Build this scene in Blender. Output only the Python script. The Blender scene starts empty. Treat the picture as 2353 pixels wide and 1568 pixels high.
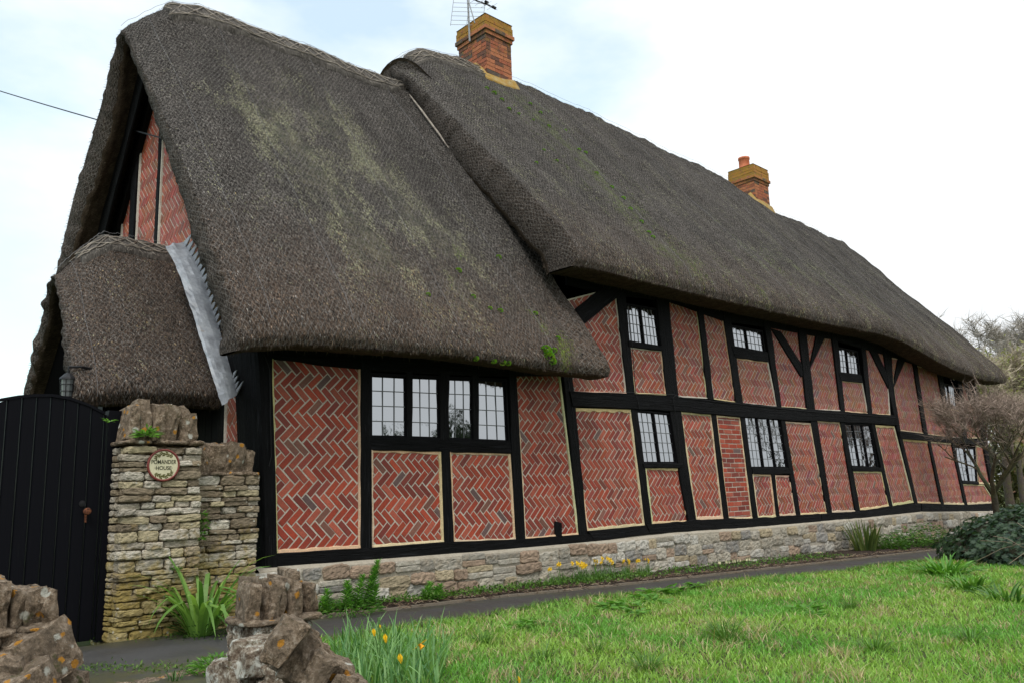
import bpy, bmesh, math, random
import numpy as np
from mathutils import Vector, Matrix, noise as MN
random.seed(7); RNG=np.random.default_rng(7)
sc=bpy.context.scene; COL=sc.collection
R=math.radians
# ------------------------------------------------------------------ camera geometry (2352x1568 measuring frame)
F=1882.;CX=1176.;CY=784.
def nrm(v):
    l=math.sqrt(sum(a*a for a in v));return tuple(a/l for a in v)
def cr(a,b):return (a[1]*b[2]-a[2]*b[1],a[2]*b[0]-a[0]*b[2],a[0]*b[1]-a[1]*b[0])
def dot(a,b):return sum(x*y for x,y in zip(a,b))
A_=-.035
X=nrm((2024,-281,-F)); U=nrm((A_,1,(2024*A_-281)/F)); Y=cr(U,X)
def ray(px,py):
    d=(px-CX,-(py-CY),-F); return (dot(d,X),dot(d,Y),dot(d,U))
DW=7.145; C=(0,-DW,0)
def PY(px,py,y=0.):
    r=ray(px,py);t=(y-C[1])/r[1];return (t*r[0],y,t*r[2])
def PZ(px,py,z):
    r=ray(px,py);t=z/r[2];return (t*r[0],C[1]+t*r[1],z)
def PX(px,py,x):
    r=ray(px,py);t=x/r[0];return (x,C[1]+t*r[1],t*r[2])
def W2(px,py):
    p=PY(px,py,0.);return (p[0],p[2])
cam=bpy.data.objects.new('camera',bpy.data.cameras.new('camera'));COL.objects.link(cam)
M=Matrix((X,Y,U)).to_4x4();M.translation=Vector(C);cam.matrix_world=M
cam.data.sensor_width=36;cam.data.lens=36*F/2352;cam.data.clip_end=2000;cam.data.clip_start=.05
sc.camera=cam
# ------------------------------------------------------------------ node helpers
class NT:
    def __init__(s,name):
        s.m=bpy.data.materials.new(name);s.m.use_nodes=True;s.t=s.m.node_tree;s.n=s.t.nodes;s.b=s.n['Principled BSDF'];s.b.inputs['Roughness'].default_value=.9
        s.b.inputs['Specular IOR Level'].default_value=.25
    def link(s,a,b):s.t.links.new(a,b);return s
    def node(s,ty,**k):
        n=s.n.new(ty)
        for a,v in k.items():
            if hasattr(n,a) and a!='inputs': setattr(n,a,v)
        return n
    def coord(s,kind='Object'):return s.node('ShaderNodeTexCoord').outputs[kind]
    def mapping(s,src,scale=(1,1,1),rot=(0,0,0)):
        m=s.node('ShaderNodeMapping');m.inputs['Scale'].default_value=scale;m.inputs['Rotation'].default_value=rot;s.link(src,m.inputs['Vector']);return m.outputs[0]
    def noise(s,src,scale,detail=4,rough=.6,dist=0.):
        n=s.node('ShaderNodeTexNoise');n.inputs['Scale'].default_value=scale;n.inputs['Detail'].default_value=detail;n.inputs['Roughness'].default_value=rough;n.inputs['Distortion'].default_value=dist;s.link(src,n.inputs['Vector']);return n.outputs['Fac']
    def vor(s,src,scale,feat='F1',rand=1.):
        n=s.node('ShaderNodeTexVoronoi',feature=feat);n.inputs['Scale'].default_value=scale;n.inputs['Randomness'].default_value=rand;s.link(src,n.inputs['Vector']);return n.outputs['Distance']
    def ramp(s,src,stops):
        r=s.node('ShaderNodeValToRGB');e=r.color_ramp.elements
        while len(e)<len(stops):e.new(.5)
        for i,(p,c) in enumerate(stops):
            e[i].position=p;e[i].color=(c,c,c,1) if not hasattr(c,'__len__') else (*c[:3],1)
        s.link(src,r.inputs[0]);return r.outputs[0]
    def mix(s,fac,a,b,mode='MIX'):
        m=s.node('ShaderNodeMix',data_type='RGBA',blend_type=mode)
        for v,i in ((fac,0),(a,6),(b,7)):
            if isinstance(v,(int,float)):
                m.inputs[i].default_value=v if i==0 else (v,v,v,1)
            elif isinstance(v,tuple):m.inputs[i].default_value=(*v[:3],1)
            else:s.link(v,m.inputs[i])
        return m.outputs[2]
    def math(s,op,a,b=0.,c=0.):
        m=s.node('ShaderNodeMath',operation=op)
        for i,v in enumerate((a,b,c)):
            if isinstance(v,(int,float)):m.inputs[i].default_value=v
            else:s.link(v,m.inputs[i])
        return m.outputs[0]
    def attr(s,name,out='Color'):
        return s.node('ShaderNodeAttribute',attribute_name=name).outputs[out]
    def bump(s,h,strength=.5,dist=.01,prev=None):
        b=s.node('ShaderNodeBump');b.inputs['Strength'].default_value=strength;b.inputs['Distance'].default_value=dist
        s.link(h,b.inputs['Height'])
        if prev is not None:s.link(prev,b.inputs['Normal'])
        return b.outputs[0]
    def out(s,col=None,rough=None,nor=None,spec=None):
        if col is not None:
            if isinstance(col,tuple):s.b.inputs['Base Color'].default_value=(*col[:3],1)
            else:s.link(col,s.b.inputs['Base Color'])
        if rough is not None:
            if isinstance(rough,(int,float)):s.b.inputs['Roughness'].default_value=rough
            else:s.link(rough,s.b.inputs['Roughness'])
        if nor is not None:s.link(nor,s.b.inputs['Normal'])
        if spec is not None:s.b.inputs['Specular IOR Level'].default_value=spec
        return s.m
# ------------------------------------------------------------------ materials
MT={}
def mk(name,f):
    t=NT(name);MT[name]=f(t) or t.m
def m_thatch(t):
    uv=t.node('ShaderNodeUVMap',uv_map='UVMap').outputs[0];ob=t.coord('Object')
    fib=t.noise(t.mapping(uv,(130,22,1)),1.,3,.7)
    fib2=t.noise(t.mapping(uv,(45,9,1)),1.,4,.75,1.5)
    big=t.noise(t.mapping(uv,(1.3,.35,1)),1.,4,.6)
    blot=t.noise(uv,7.,5,.7)
    c=t.ramp(t.math('ADD',t.math('MULTIPLY',fib,.55),t.math('MULTIPLY',fib2,.45)),[(.36,(.005,.004,.004)),(.46,(.034,.030,.027)),(.55,(.09,.081,.073)),(.66,(.27,.25,.225))])
    c=t.mix(1.,c,t.ramp(t.noise(t.mapping(uv,(42,30,1)),1.,3,.8),[(.4,.12),(.5,.8),(.6,2.1)]),'MULTIPLY')
    c=t.mix(t.ramp(blot,[(.35,0.),(.7,.3)]),c,(.05,.037,.028),'MIX')
    c=t.mix(1.,c,t.ramp(big,[(.3,.5),(.7,1.3)]),'MULTIPLY')
    # lower brown band, lichen and moss from painted masks broken up by noise
    at=t.node('ShaderNodeAttribute',attribute_name='Col');sp=t.node('ShaderNodeSeparateColor');t.link(at.outputs['Color'],sp.inputs[0])
    lich,moss,brown=sp.outputs[0],sp.outputs[1],sp.outputs[2]
    c=t.mix(t.math('MULTIPLY',brown,t.ramp(fib2,[(.38,.0),(.6,.8)])),c,(.13,.085,.058))
    ln=t.ramp(t.math('ADD',t.noise(t.mapping(uv,(24,12,1)),1.,6,.9,.3),t.math('MULTIPLY',t.math('MULTIPLY',lich,t.noise(t.mapping(uv,(3.5,1.6,1)),1.,4,.7)),.5)),[(.66,0.),(.76,.28)])
    lc=t.mix(t.ramp(t.noise(uv,5.,3),[(.4,0.),(.6,1.)]),(.15,.17,.1),(.3,.28,.17))
    c=t.mix(t.math('MULTIPLY',ln,t.math('MINIMUM',t.math('MULTIPLY',lich,2.),1.)),c,lc)
    mn=t.ramp(t.math('ADD',t.noise(t.mapping(uv,(10,6,1)),1.,6,.85),t.math('MULTIPLY',t.math('MULTIPLY',moss,t.noise(t.mapping(uv,(4,2,1)),1.,3)),.7)),[(.72,0.),(.84,.75)])
    c=t.mix(t.math('MULTIPLY',mn,t.math('MINIMUM',t.math('MULTIPLY',moss,1.),.6)),c,(.09,.12,.025))
    # wire netting: two slanted families of fine wire
    dn=t.node('ShaderNodeTexNoise');dn.inputs['Scale'].default_value=5.;dn.inputs['Detail'].default_value=3.;t.link(uv,dn.inputs['Vector'])
    vm=t.node('ShaderNodeVectorMath',operation='MULTIPLY_ADD');t.link(dn.outputs['Color'],vm.inputs[0]);vm.inputs[1].default_value=(.05,.05,0);t.link(uv,vm.inputs[2])
    s=t.node('ShaderNodeSeparateXYZ');t.link(vm.outputs[0],s.inputs[0])
    k=2*math.pi/.055
    sx=t.math('MULTIPLY',s.outputs[0],k);sy=t.math('MULTIPLY',s.outputs[1],k*.62)
    a=t.math('ABSOLUTE',t.math('SINE',t.math('MULTIPLY',t.math('ADD',sx,sy),.5)));b=t.math('ABSOLUTE',t.math('SINE',t.math('MULTIPLY',t.math('SUBTRACT',sx,sy),.5)))
    w=t.ramp(t.math('MINIMUM',a,b),[(.0,.8),(.26,0.)])
    c=t.mix(t.math('MULTIPLY',w,t.ramp(t.noise(uv,2.5,4,.7),[(.36,.3),(.6,1.)])),c,(.225,.212,.2))
    n=t.bump(fib,1.,.02);n=t.bump(t.noise(uv,11.,4,.7),.7,.05,n)
    return t.out(c,.95,n,.1)
mk('thatch',m_thatch)
def m_cut(t):
    uv=t.node('ShaderNodeUVMap',uv_map='UVMap').outputs[0]
    fib=t.noise(t.mapping(uv,(26,110,1)),1.,3,.7);f2=t.noise(uv,9.,4,.7)
    c=t.ramp(t.math('ADD',t.math('MULTIPLY',fib,.6),t.math('MULTIPLY',f2,.4)),[(.3,(.012,.009,.007)),(.5,(.055,.04,.028)),(.7,(.16,.12,.085))])
    return t.out(c,.95,t.bump(fib,.9,.015),.1)
mk('thatch_cut',m_cut)
def m_ridge(t):
    uv=t.node('ShaderNodeUVMap',uv_map='UVMap').outputs[0]
    fib=t.noise(t.mapping(uv,(90,14,1)),1.,3,.7,1.);f2=t.noise(uv,8.,4,.7)
    c=t.ramp(t.math('ADD',t.math('MULTIPLY',fib,.65),t.math('MULTIPLY',f2,.35)),[(.3,(.02,.018,.016)),(.5,(.085,.077,.069)),(.7,(.25,.23,.205))])
    return t.out(c,.95,t.bump(fib,.9,.015),.1)
mk('ridge_thatch',m_ridge)
mk('straw_spar',lambda t:t.out(t.ramp(t.noise(t.coord(),9.,3),[(.3,(.14,.12,.1)),(.7,(.36,.32,.27))]),.9))
mk('wire',lambda t:t.out((.15,.15,.155),.5))
def m_fibre(t):
    return t.out(t.attr('Col'),.95,None,.1)
mk('fibre',m_fibre)
def m_brick(t):
    ob=t.coord()
    c=t.attr('Col')
    n1=t.noise(ob,60.,4,.7);n2=t.noise(ob,9.,4,.7)
    c=t.mix(1.,c,t.ramp(n1,[(.25,.55),(.6,1.05)]),'MULTIPLY')
    c=t.mix(t.ramp(n2,[(.5,0.),(.72,.4)]),c,(.12,.04,.03))
    c=t.mix(t.ramp(t.noise(ob,23.,5,.8),[(.6,0.),(.75,.3)]),c,(.3,.24,.19))
    return t.out(c,t.ramp(n1,[(.3,.5),(.7,.85)]),t.bump(t.noise(ob,90.,4,.7),.35,.004),.35)
mk('brick',m_brick)
def m_mortar(t):
    ob=t.coord();c=t.attr('Col')
    n=t.noise(ob,45.,5,.8)
    c=t.mix(1.,c,t.ramp(n,[(.25,.6),(.65,1.1)]),'MULTIPLY')
    c=t.mix(t.ramp(t.noise(ob,5.,5,.7),[(.5,0.),(.75,.45)]),c,(.16,.12,.07))
    return t.out(c,.95,t.bump(n,.6,.006))
mk('mortar',m_mortar)
def m_timber(t):
    uv=t.node('ShaderNodeUVMap',uv_map='UVMap').outputs[0]
    g=t.noise(t.mapping(uv,(2.2,42,1)),1.,5,.7,.8)
    crk=t.noise(t.mapping(uv,(1.2,24,1)),1.,3,.6,1.2)
    c=t.ramp(g,[(.3,(.0012,.0012,.0016)),(.55,(.0032,.0034,.004)),(.72,(.02,.021,.024))])
    n=t.bump(g,1.,.02);n=t.bump(t.ramp(crk,[(.36,0.),(.44,1.)]),.7,.015,n)
    return t.out(c,t.ramp(g,[(.3,.5),(.7,.8)]),n,.1)
mk('black_timber',m_timber)
mk('shade_black',lambda t:t.out((.003,.003,.003),1.,None,0.))  # plain matte black, painted as the shade of dark interiors
mk('black_frame',lambda t:t.out((.003,.003,.004),.6,t.bump(t.noise(t.coord(),40.,3),.2,.004),.08))
def m_glass(t):
    ob=t.coord();nor=t.bump(t.noise(ob,7.,2,.5),.06,.02)
    d=t.node('ShaderNodeBsdfDiffuse');d.inputs[0].default_value=(.012,.013,.014,1)
    g=t.node('ShaderNodeBsdfGlossy');g.inputs[0].default_value=(.66,.685,.71,1);g.inputs['Roughness'].default_value=.015;t.link(nor,g.inputs['Normal'])
    m=t.node('ShaderNodeMixShader');m.inputs[0].default_value=.62
    t.link(d.outputs[0],m.inputs[1]);t.link(g.outputs[0],m.inputs[2]);t.link(m.outputs[0],t.n['Material Output'].inputs[0])
mk('window_glass',m_glass)
mk('lead_came',lambda t:t.out((.09,.095,.1),.45,None,.5))
def m_lead(t):
    ob=t.coord();n=t.noise(ob,6.,5,.7)
    c=t.ramp(n,[(.25,(.14,.15,.17)),(.5,(.27,.29,.32)),(.75,(.42,.45,.48))])
    c=t.mix(t.ramp(t.noise(ob,4.,3),[(.62,0.),(.7,.6)]),c,(.3,.2,.08))
    return t.out(c,.5,t.bump(t.noise(ob,14.,4),.5,.02),.5)
mk('lead_sheet',m_lead)
def m_stone(warm,dark):
    def f(t):
        ob=t.coord();c=t.attr('Col')
        n1=t.noise(ob,30.,6,.75);n2=t.noise(ob,8.,4,.7)
        c=t.mix(1.,c,t.ramp(n1,[(.25,.45),(.62,1.15)]),'MULTIPLY')
        c=t.mix(t.ramp(n2,[(.48,0.),(.72,.6)]),c,warm)
        c=t.mix(t.ramp(t.noise(ob,55.,4,.7),[(.62,0.),(.72,.5)]),c,dark)
        return t.out(c,.95,t.bump(n1,.9,.012))
    return f
mk('plinth_stone',m_stone((.26,.2,.135),(.07,.06,.05)))
def m_pier(t):
    ob=t.coord();c=t.attr('Col')
    n1=t.noise(t.mapping(ob,(1,1,2.2)),30.,6,.75);n2=t.noise(ob,7.,4,.7)
    c=t.mix(1.,c,t.ramp(n1,[(.25,.4),(.62,1.15)]),'MULTIPLY')
    s=t.node('ShaderNodeSeparateXYZ');t.link(t.node('ShaderNodeNewGeometry').outputs['Position'],s.inputs[0])
    # yellow algae thicker towards the wet base of the wall, and odd stones higher up
    low=t.ramp(t.math('MULTIPLY_ADD',s.outputs[2],-.65,t.math('MULTIPLY_ADD',n2,1.5,-.5)),[(.45,0.),(.72,.7)])
    c=t.mix(low,c,(.27,.2,.04))
    c=t.mix(t.ramp(n2,[(.55,0.),(.7,.55)]),c,(.13,.09,.05))
    c=t.mix(t.ramp(t.vor(ob,13.),[(.1,.8),(.16,0.)]),c,(.45,.43,.36))
    return t.out(c,.95,t.bump(n1,1.,.014))
mk('pier_stone',m_pier)
def m_rock(t):
    ob=t.coord()
    n1=t.noise(ob,26.,7,.78);n2=t.noise(ob,6.,4,.7)
    c=t.ramp(n1,[(.3,(.014,.010,.007)),(.43,(.11,.08,.052)),(.53,(.27,.2,.135)),(.66,(.5,.42,.33))])
    c=t.mix(t.ramp(n2,[(.4,0.),(.6,.6)]),c,(.16,.125,.09))
    d=t.noise(ob,17.,4,.8)
    c=t.mix(t.ramp(t.math('ADD',t.vor(ob,10.),t.math('MULTIPLY',d,.45)),[(.38,.9),(.42,0.)]),c,(.5,.23,.025))
    m2=t.mapping(ob,(1,1,1),(.5,1.,.3))
    c=t.mix(t.ramp(t.math('ADD',t.vor(m2,7.),t.math('MULTIPLY',d,.3)),[(.27,.9),(.32,0.)]),c,(.55,.55,.48))
    c=t.mix(t.ramp(t.noise(ob,70.,3,.7),[(.64,0.),(.7,.7)]),c,(.42,.4,.34))
    c=t.mix(t.ramp(t.noise(t.mapping(ob,(1,1,1),(2,.4,1)),5.,4,.8),[(.62,0.),(.7,.8)]),c,(.055,.07,.015))
    n=t.bump(n1,1.,.035);n=t.bump(t.noise(t.mapping(ob,(3.5,1,1),(.5,.3,0)),12.,4,.7),.6,.03,n)
    return t.out(c,.95,n)
mk('rough_rock',m_rock)
def m_white_rock(t):
    ob=t.coord();n1=t.noise(ob,30.,7,.78)
    c=t.ramp(n1,[(.28,(.03,.025,.018)),(.45,(.14,.1,.07)),(.56,(.3,.26,.2)),(.66,(.55,.54,.48))])
    c=t.mix(t.ramp(t.noise(ob,9.,4,.8),[(.52,0.),(.6,.85)]),c,(.55,.56,.5))
    c=t.mix(t.ramp(t.noise(ob,6.,4,.8),[(.58,0.),(.68,.8)]),c,(.06,.07,.02))
    return t.out(c,.95,t.bump(n1,1.,.02))
mk('limed_rock',m_white_rock)
def m_asph(t):
    ob=t.coord();n=t.math('MULTIPLY_ADD',t.noise(ob,50.,3,.8),.5,t.math('MULTIPLY',t.noise(ob,140.,3,.7),.5))
    c=t.ramp(n,[(.3,(.018,.018,.019)),(.6,(.05,.048,.046)),(.75,(.17,.16,.15))])
    s=t.attr('Col')
    c=t.mix(t.math('MULTIPLY',s,t.ramp(t.noise(ob,9.,5,.75),[(.35,.0),(.6,.8)])),c,(.06,.058,.015))
    c=t.mix(t.ramp(t.noise(ob,2.,4,.6),[(.5,0.),(.75,.4)]),c,(.03,.026,.02))
    return t.out(c,t.ramp(t.noise(ob,1.6,3),[(.4,.45),(.65,.85)]),t.bump(n,.5,.006),.4)
mk('asphalt',m_asph)
def m_soil(t):
    ob=t.coord();n=t.noise(ob,35.,6,.8)
    c=t.ramp(n,[(.3,(.012,.008,.006)),(.55,(.045,.03,.022)),(.72,(.14,.1,.07))])
    return t.out(c,.95,t.bump(n,1.,.03))
mk('soil',m_soil)
def m_turf(t):
    ob=t.coord();n=t.noise(ob,18.,6,.8);b=t.noise(ob,1.4,4,.6)
    c=t.mix(b,(.03,.05,.012),(.07,.11,.022));c=t.mix(t.ramp(n,[(.4,0.),(.7,.7)]),c,(.1,.085,.04))
    return t.out(c,.95,t.bump(n,1.,.03))
mk('turf',m_turf)
def m_leafy(t):
    c=t.attr('Col');t.out(c,.5,None,.35)
    d=t.node('ShaderNodeBsdfTranslucent');t.link(t.mix(1.,c,(1.2,1.3,.6),'MULTIPLY'),d.inputs[0])
    m=t.node('ShaderNodeMixShader');m.inputs[0].default_value=.35
    t.link(t.b.outputs[0],m.inputs[1]);t.link(d.outputs[0],m.inputs[2]);t.link(m.outputs[0],t.n['Material Output'].inputs[0])
mk('leaf',m_leafy)
def m_bark(t):
    ob=t.coord();n=t.noise(ob,22.,5,.7)
    c=t.mix(1.,t.attr('Col'),t.ramp(n,[(.3,.5),(.7,1.3)]),'MULTIPLY')
    c=t.mix(t.ramp(t.noise(ob,5.,4,.7),[(.5,0.),(.65,.6)]),c,(.1,.11,.03))
    return t.out(c,.9,t.bump(n,.7,.01))
mk('bark',m_bark)
mk('twig',lambda t:t.out(t.attr('Col'),.85))
mk('gate_paint',lambda t:t.out(t.mix(t.ramp(t.noise(t.mapping(t.coord(),(1,1,.12)),30.,5,.8),[(.62,0.),(.78,.5)]),(.003,.0032,.005),(.014,.014,.013)),.55,t.bump(t.noise(t.mapping(t.coord(),(1,1,.06)),60.,4),.4,.006),.08))
mk('rust',lambda t:t.out(t.ramp(t.noise(t.coord(),60.,4),[(.4,(.05,.02,.012)),(.65,(.2,.07,.03))]),.8))
mk('black_iron',lambda t:t.out((.008,.008,.009),.5,None,.25))
mk('galvanised',lambda t:t.out((.28,.29,.3),.45,None,.5))
mk('cream_glaze',lambda t:t.out(t.ramp(t.noise(t.coord(),30.,3),[(.3,(.5,.47,.3)),(.7,(.62,.58,.4))]),.3,None,.5))
mk('red_glaze',lambda t:t.out((.16,.028,.02),.3,None,.5))
mk('dark_glaze',lambda t:t.out((.03,.03,.012),.5))
mk('olive_glaze',lambda t:t.out((.09,.085,.015),.5))
mk('terracotta',lambda t:t.out(t.ramp(t.noise(t.coord(),12.,4),[(.3,(.4,.11,.05)),(.7,(.55,.19,.1))]),.8))
def m_chim(t):
    ob=t.coord();c=t.attr('Col');n1=t.noise(ob,30.,5,.75)
    c=t.mix(1.,c,t.ramp(n1,[(.25,.5),(.6,1.1)]),'MULTIPLY')
    c=t.mix(t.ramp(t.noise(ob,5.,5,.8),[(.5,0.),(.66,.7)]),c,(.09,.06,.045))
    s=t.node('ShaderNodeSeparateXYZ');t.link(ob,s.inputs[0])
    at=t.node('ShaderNodeAttribute',attribute_name='Col2').outputs['Fac']
    ln=t.ramp(t.math('ADD',t.noise(ob,11.,7,.85),t.math('MULTIPLY',at,.26)),[(.58,0.),(.74,.85)])
    c=t.mix(ln,c,t.mix(t.noise(ob,20.,3),(.24,.11,.012),(.4,.25,.04)))
    return t.out(c,.95,t.bump(n1,.8,.01))
mk('chimney_brick',m_chim)
mk('petal_yellow',lambda t:t.out((.75,.5,.02),.5))
mk('petal_orange',lambda t:t.out((.8,.36,.01),.5))
mk('petal_white',lambda t:t.out((.75,.72,.5),.5))
mk('lamp_glass',lambda t:t.out((.08,.09,.09),.15,None,.6))
mk('far_brick',lambda t:t.out(t.ramp(t.noise(t.coord(),3.,4),[(.3,(.2,.1,.06)),(.7,(.3,.17,.11))]),.9))
mk('far_tile',lambda t:t.out(t.ramp(t.noise(t.coord(),3.,4),[(.3,(.15,.1,.06)),(.7,(.25,.17,.1))]),.9))
# ------------------------------------------------------------------ mesh helpers
def finish(name,V,faces,mats,parent=None,root=None,col=None,midx=None,uv=None,smooth=False,col2=None,loc=None):
    """V list of world points; parent given -> stored relative to root location"""
    off=Vector((0,0,0))
    if root is not None: off=root.location
    elif loc is not None: off=Vector(loc)
    V=np.asarray(V,dtype=np.float64).reshape(-1,3)-np.array(off)
    me=bpy.data.meshes.new(name)
    if isinstance(faces,np.ndarray):
        nf,k=faces.shape
        me.vertices.add(len(V));me.vertices.foreach_set('co',V.ravel())
        me.loops.add(nf*k);me.loops.foreach_set('vertex_index',faces.ravel().astype(np.int32))
        me.polygons.add(nf);me.polygons.foreach_set('loop_start',np.arange(0,nf*k,k,dtype=np.int32))
        me.update(calc_edges=True)
        ks=np.full(nf,k)
    else:
        me.from_pydata([tuple(v) for v in V],[],faces);ks=np.array([len(f) for f in faces])
    for m in (mats if isinstance(mats,(list,tuple)) else [mats]): me.materials.append(MT[m])
    if midx is not None: me.polygons.foreach_set('material_index',np.asarray(midx,dtype=np.int32))
    if smooth: me.polygons.foreach_set('use_smooth',np.ones(len(me.polygons),dtype=bool))
    li=None
    def lidx():
        a=np.empty(len(me.loops),dtype=np.int32);me.loops.foreach_get('vertex_index',a);return a
    def setc(nm,c):
        c=np.asarray(c,dtype=np.float32)
        if len(c)==len(V): c=c[lidx()]
        elif len(c)==len(me.polygons): c=np.repeat(c,ks,axis=0)
        if c.ndim==1:c=np.stack([c,c,c],1)
        a=me.color_attributes.new(nm,'FLOAT_COLOR','CORNER')
        a.data.foreach_set('color',np.concatenate([c,np.ones((len(c),1))],1).astype(np.float32).ravel())
    if col is not None:setc('Col',col)
    if col2 is not None:setc('Col2',col2)
    if uv is not None:
        uv=np.asarray(uv,dtype=np.float32)
        if len(uv)==len(V): uv=uv[lidx()]
        l=me.uv_layers.new(name='UVMap');l.data.foreach_set('uv',uv.ravel())
    me.update()
    o=bpy.data.objects.new(name,me);COL.objects.link(o)
    if parent is not None:o.parent=parent
    elif loc is not None:o.location=loc
    return o
def tag(o,label,cat,group=None,kind=None):
    o['label']=label;o['category']=cat
    if group:o['group']=group
    if kind:o['kind']=kind
    return o
def struct(o,label=None,cat=None):
    o['kind']='structure'
    if label:o['label']=label
    if cat:o['category']=cat
    return o
def thing(name,label,cat,loc,group=None):
    o=bpy.data.objects.new(name,None);COL.objects.link(o);o.location=loc;o.empty_display_size=.2
    return tag(o,label,cat,group)
def kid(name,mb,mats,par,root,**k):
    return mb.build(name,mats,parent=par,root=root,**k)
class MB:
    def __init__(s):s.v=[];s.f=[];s.c=[];s.m=[];s.uv=[];s.curc=(1,1,1);s.curm=0;s.hasuv=False
    def add(s,vs,fs,c=None,m=None,uv=None):
        b=len(s.v);s.v+= [tuple(p) for p in vs]
        for f in fs:
            s.f.append(tuple(i+b for i in f));s.c.append(c or s.curc);s.m.append(s.curm if m is None else m)
        if uv is not None:s.hasuv=True;s.uv+=list(uv)
        else:s.uv+=[(0,0)]*len(vs)
    def box(s,lo,hi,**k):
        x0,y0,z0=lo;x1,y1,z1=hi
        s.add([(x0,y0,z0),(x1,y0,z0),(x1,y1,z0),(x0,y1,z0),(x0,y0,z1),(x1,y0,z1),(x1,y1,z1),(x0,y1,z1)],
              [(0,3,2,1),(4,5,6,7),(0,1,5,4),(1,2,6,5),(2,3,7,6),(3,0,4,7)],**k)
    def tube(s,pts,rad,n=5,cap=True,**k):
        pts=[Vector(p) for p in pts];N=len(pts);rs=rad if hasattr(rad,'__len__') else [rad]*N
        vs=[];fs=[];u=None
        for i,p in enumerate(pts):
            d=(pts[min(i+1,N-1)]-pts[max(i-1,0)])
            if d.length<1e-9:d=Vector((0,0,1))
            d.normalize()
            if u is None:
                u=d.orthogonal().normalized()
            else:
                u=(u-d*u.dot(d));
                u=u.normalized() if u.length>1e-6 else d.orthogonal().normalized()
            w=d.cross(u)
            for j in range(n):
                a=2*math.pi*j/n;vs.append(p+(u*math.cos(a)+w*math.sin(a))*rs[i])
        for i in range(N-1):
            for j in range(n):
                a=i*n+j;b=i*n+(j+1)%n;fs.append((a,b,b+n,a+n))
        if cap:fs.append(tuple(range(n-1,-1,-1)));fs.append(tuple((N-1)*n+j for j in range(n)))
        s.add(vs,fs,**k)
    def build(s,name,mats,parent=None,root=None,smooth=False,loc=None,col2=None):
        return finish(name,s.v,s.f,mats,parent,root,col=s.c,midx=s.m,uv=(s.uv if s.hasuv else None),smooth=smooth,loc=loc,col2=col2)
def jit(a):return random.uniform(-a,a)
def lerp(a,b,t):return a+(b-a)*t
def L3(p,q,t):return tuple(a+(b-a)*t for a,b in zip(p,q))
def interp(x,pts):
    if x<=pts[0][0]:return pts[0][1]
    for (a,b),(c,d) in zip(pts,pts[1:]):
        if x<=c:
            t=(x-a)/(c-a);return b+(d-b)*t
    return pts[-1][1]
def fbm(p,o=3,s=1.):
    return MN.fractal(Vector(p)*s,1.,2.,o)
# ------------------------------------------------------------------ ground levels
GP=[(-3,-.98),(2,-.99),(4,-1.02),(6,-1.06),(9,-1.13),(13,-1.22),(20,-1.32),(40,-1.5),(400,-1.5)]
def G(x,y):
    g=interp(x,GP)
    if y<-3.6: g=lerp(g,-1.5,min(1,(-3.6-y)/6.))
    return g
def GL(x,y):   # lawn with soft bumps
    return G(x,y)+.03*MN.noise(Vector((x*.9,y*.9,0)))+.015*MN.noise(Vector((x*3,y*3,4)))
def bed_y(x):return interp(x,[(3.4,-.40),(4.5,-.5),(6,-.56),(8.3,-.74),(13,-.92),(16,-1.2),(26,-1.4)])
def lawn_y(x):return interp(x,[(1,-1.75),(2.6,-1.65),(4.15,-1.5),(6,-1.36),(9.1,-1.5),(13.3,-1.98),(18,-2.4),(26,-2.6)])
def sheet(name,fx,rows,zf,mat,off=0.,col=None):
    V=[];n=len(rows(fx[0]))
    for x in fx:
        for y in rows(x):V.append((x,y,zf(x,y)+off))
    Fc=[(i*n+j,(i+1)*n+j,(i+1)*n+j+1,i*n+j+1) for i in range(len(fx)-1) for j in range(n-1)]
    return finish(name,V,Fc,mat,col=[col(p) for p in V] if col else None,smooth=True)
gx=sorted(set([-300,-120,-40,-15,-6]+[round(-4+.5*i,2) for i in range(70)]+[40,60,120,300,600]))
gy=[-300,-100,-40,-20,-14,-11,-9.6,-8,-7,-6,-5,-4.2,-3.6,-3,-2,-1,0,2,6,12,30,80,200,500]
struct(sheet('ground',gx,lambda x:gy,G,'turf',-.05))
lx=[2.35+.12*i for i in range(200)]
struct(sheet('lawn',lx,lambda x:[lawn_y(x)+(-12-lawn_y(x))*((j/60)**1.6) for j in range(61)],GL,'turf',0.))
px_=[-2+.15*i for i in range(190)]
def pathcol(p):
    y0,y1=bed_y(p[0]),lawn_y(p[0]);d=min(abs(p[1]-y0),abs(p[1]-y1));v=max(0,1-d/.28)*(1. if p[0]<4.2 else .55)
    if p[1]<y1-.05:v=1.
    return (v,v,v)
def path_rows(x):
    a=lawn_y(x)-.06 if x>2.5 else -4.3;b=bed_y(x)+.02
    return [a+(b-a)*j/12 for j in range(13)]
struct(sheet('path',px_,path_rows,lambda x,y:G(x,y)+.012+.004*MN.noise(Vector((x*2,y*2,1))),'asphalt',0.,pathcol))
kb=[];
for i in range(110):
    x=3.6+i*.13;y=bed_y(x);z=G(x,y);h=.03+.008*MN.noise(Vector((x*4,0,0)));w=.028+.008*MN.noise(Vector((x*3,5,0)));kb+=[(x,y-w,z),(x,y-w*.8,z+h),(x,y+w*.8,z+h+.006),(x,y+w,z)]
struct(finish('path_edging',kb,[(i*4+j,i*4+j+4,i*4+j+5,i*4+j+1) for i in range(109) for j in range(3)],'mortar',col=[(.13,.11,.085)]*len(kb)))
struct(sheet('flower_bed',[3.3+.12*i for i in range(180)],lambda x:[bed_y(x)+(.05-bed_y(x))*j/7 for j in range(8)],lambda x,y:G(x,y)+.012+.05*min(1,(y-bed_y(x))*3)+.035*MN.noise(Vector((x*6,y*6,3))),'soil'))
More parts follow.
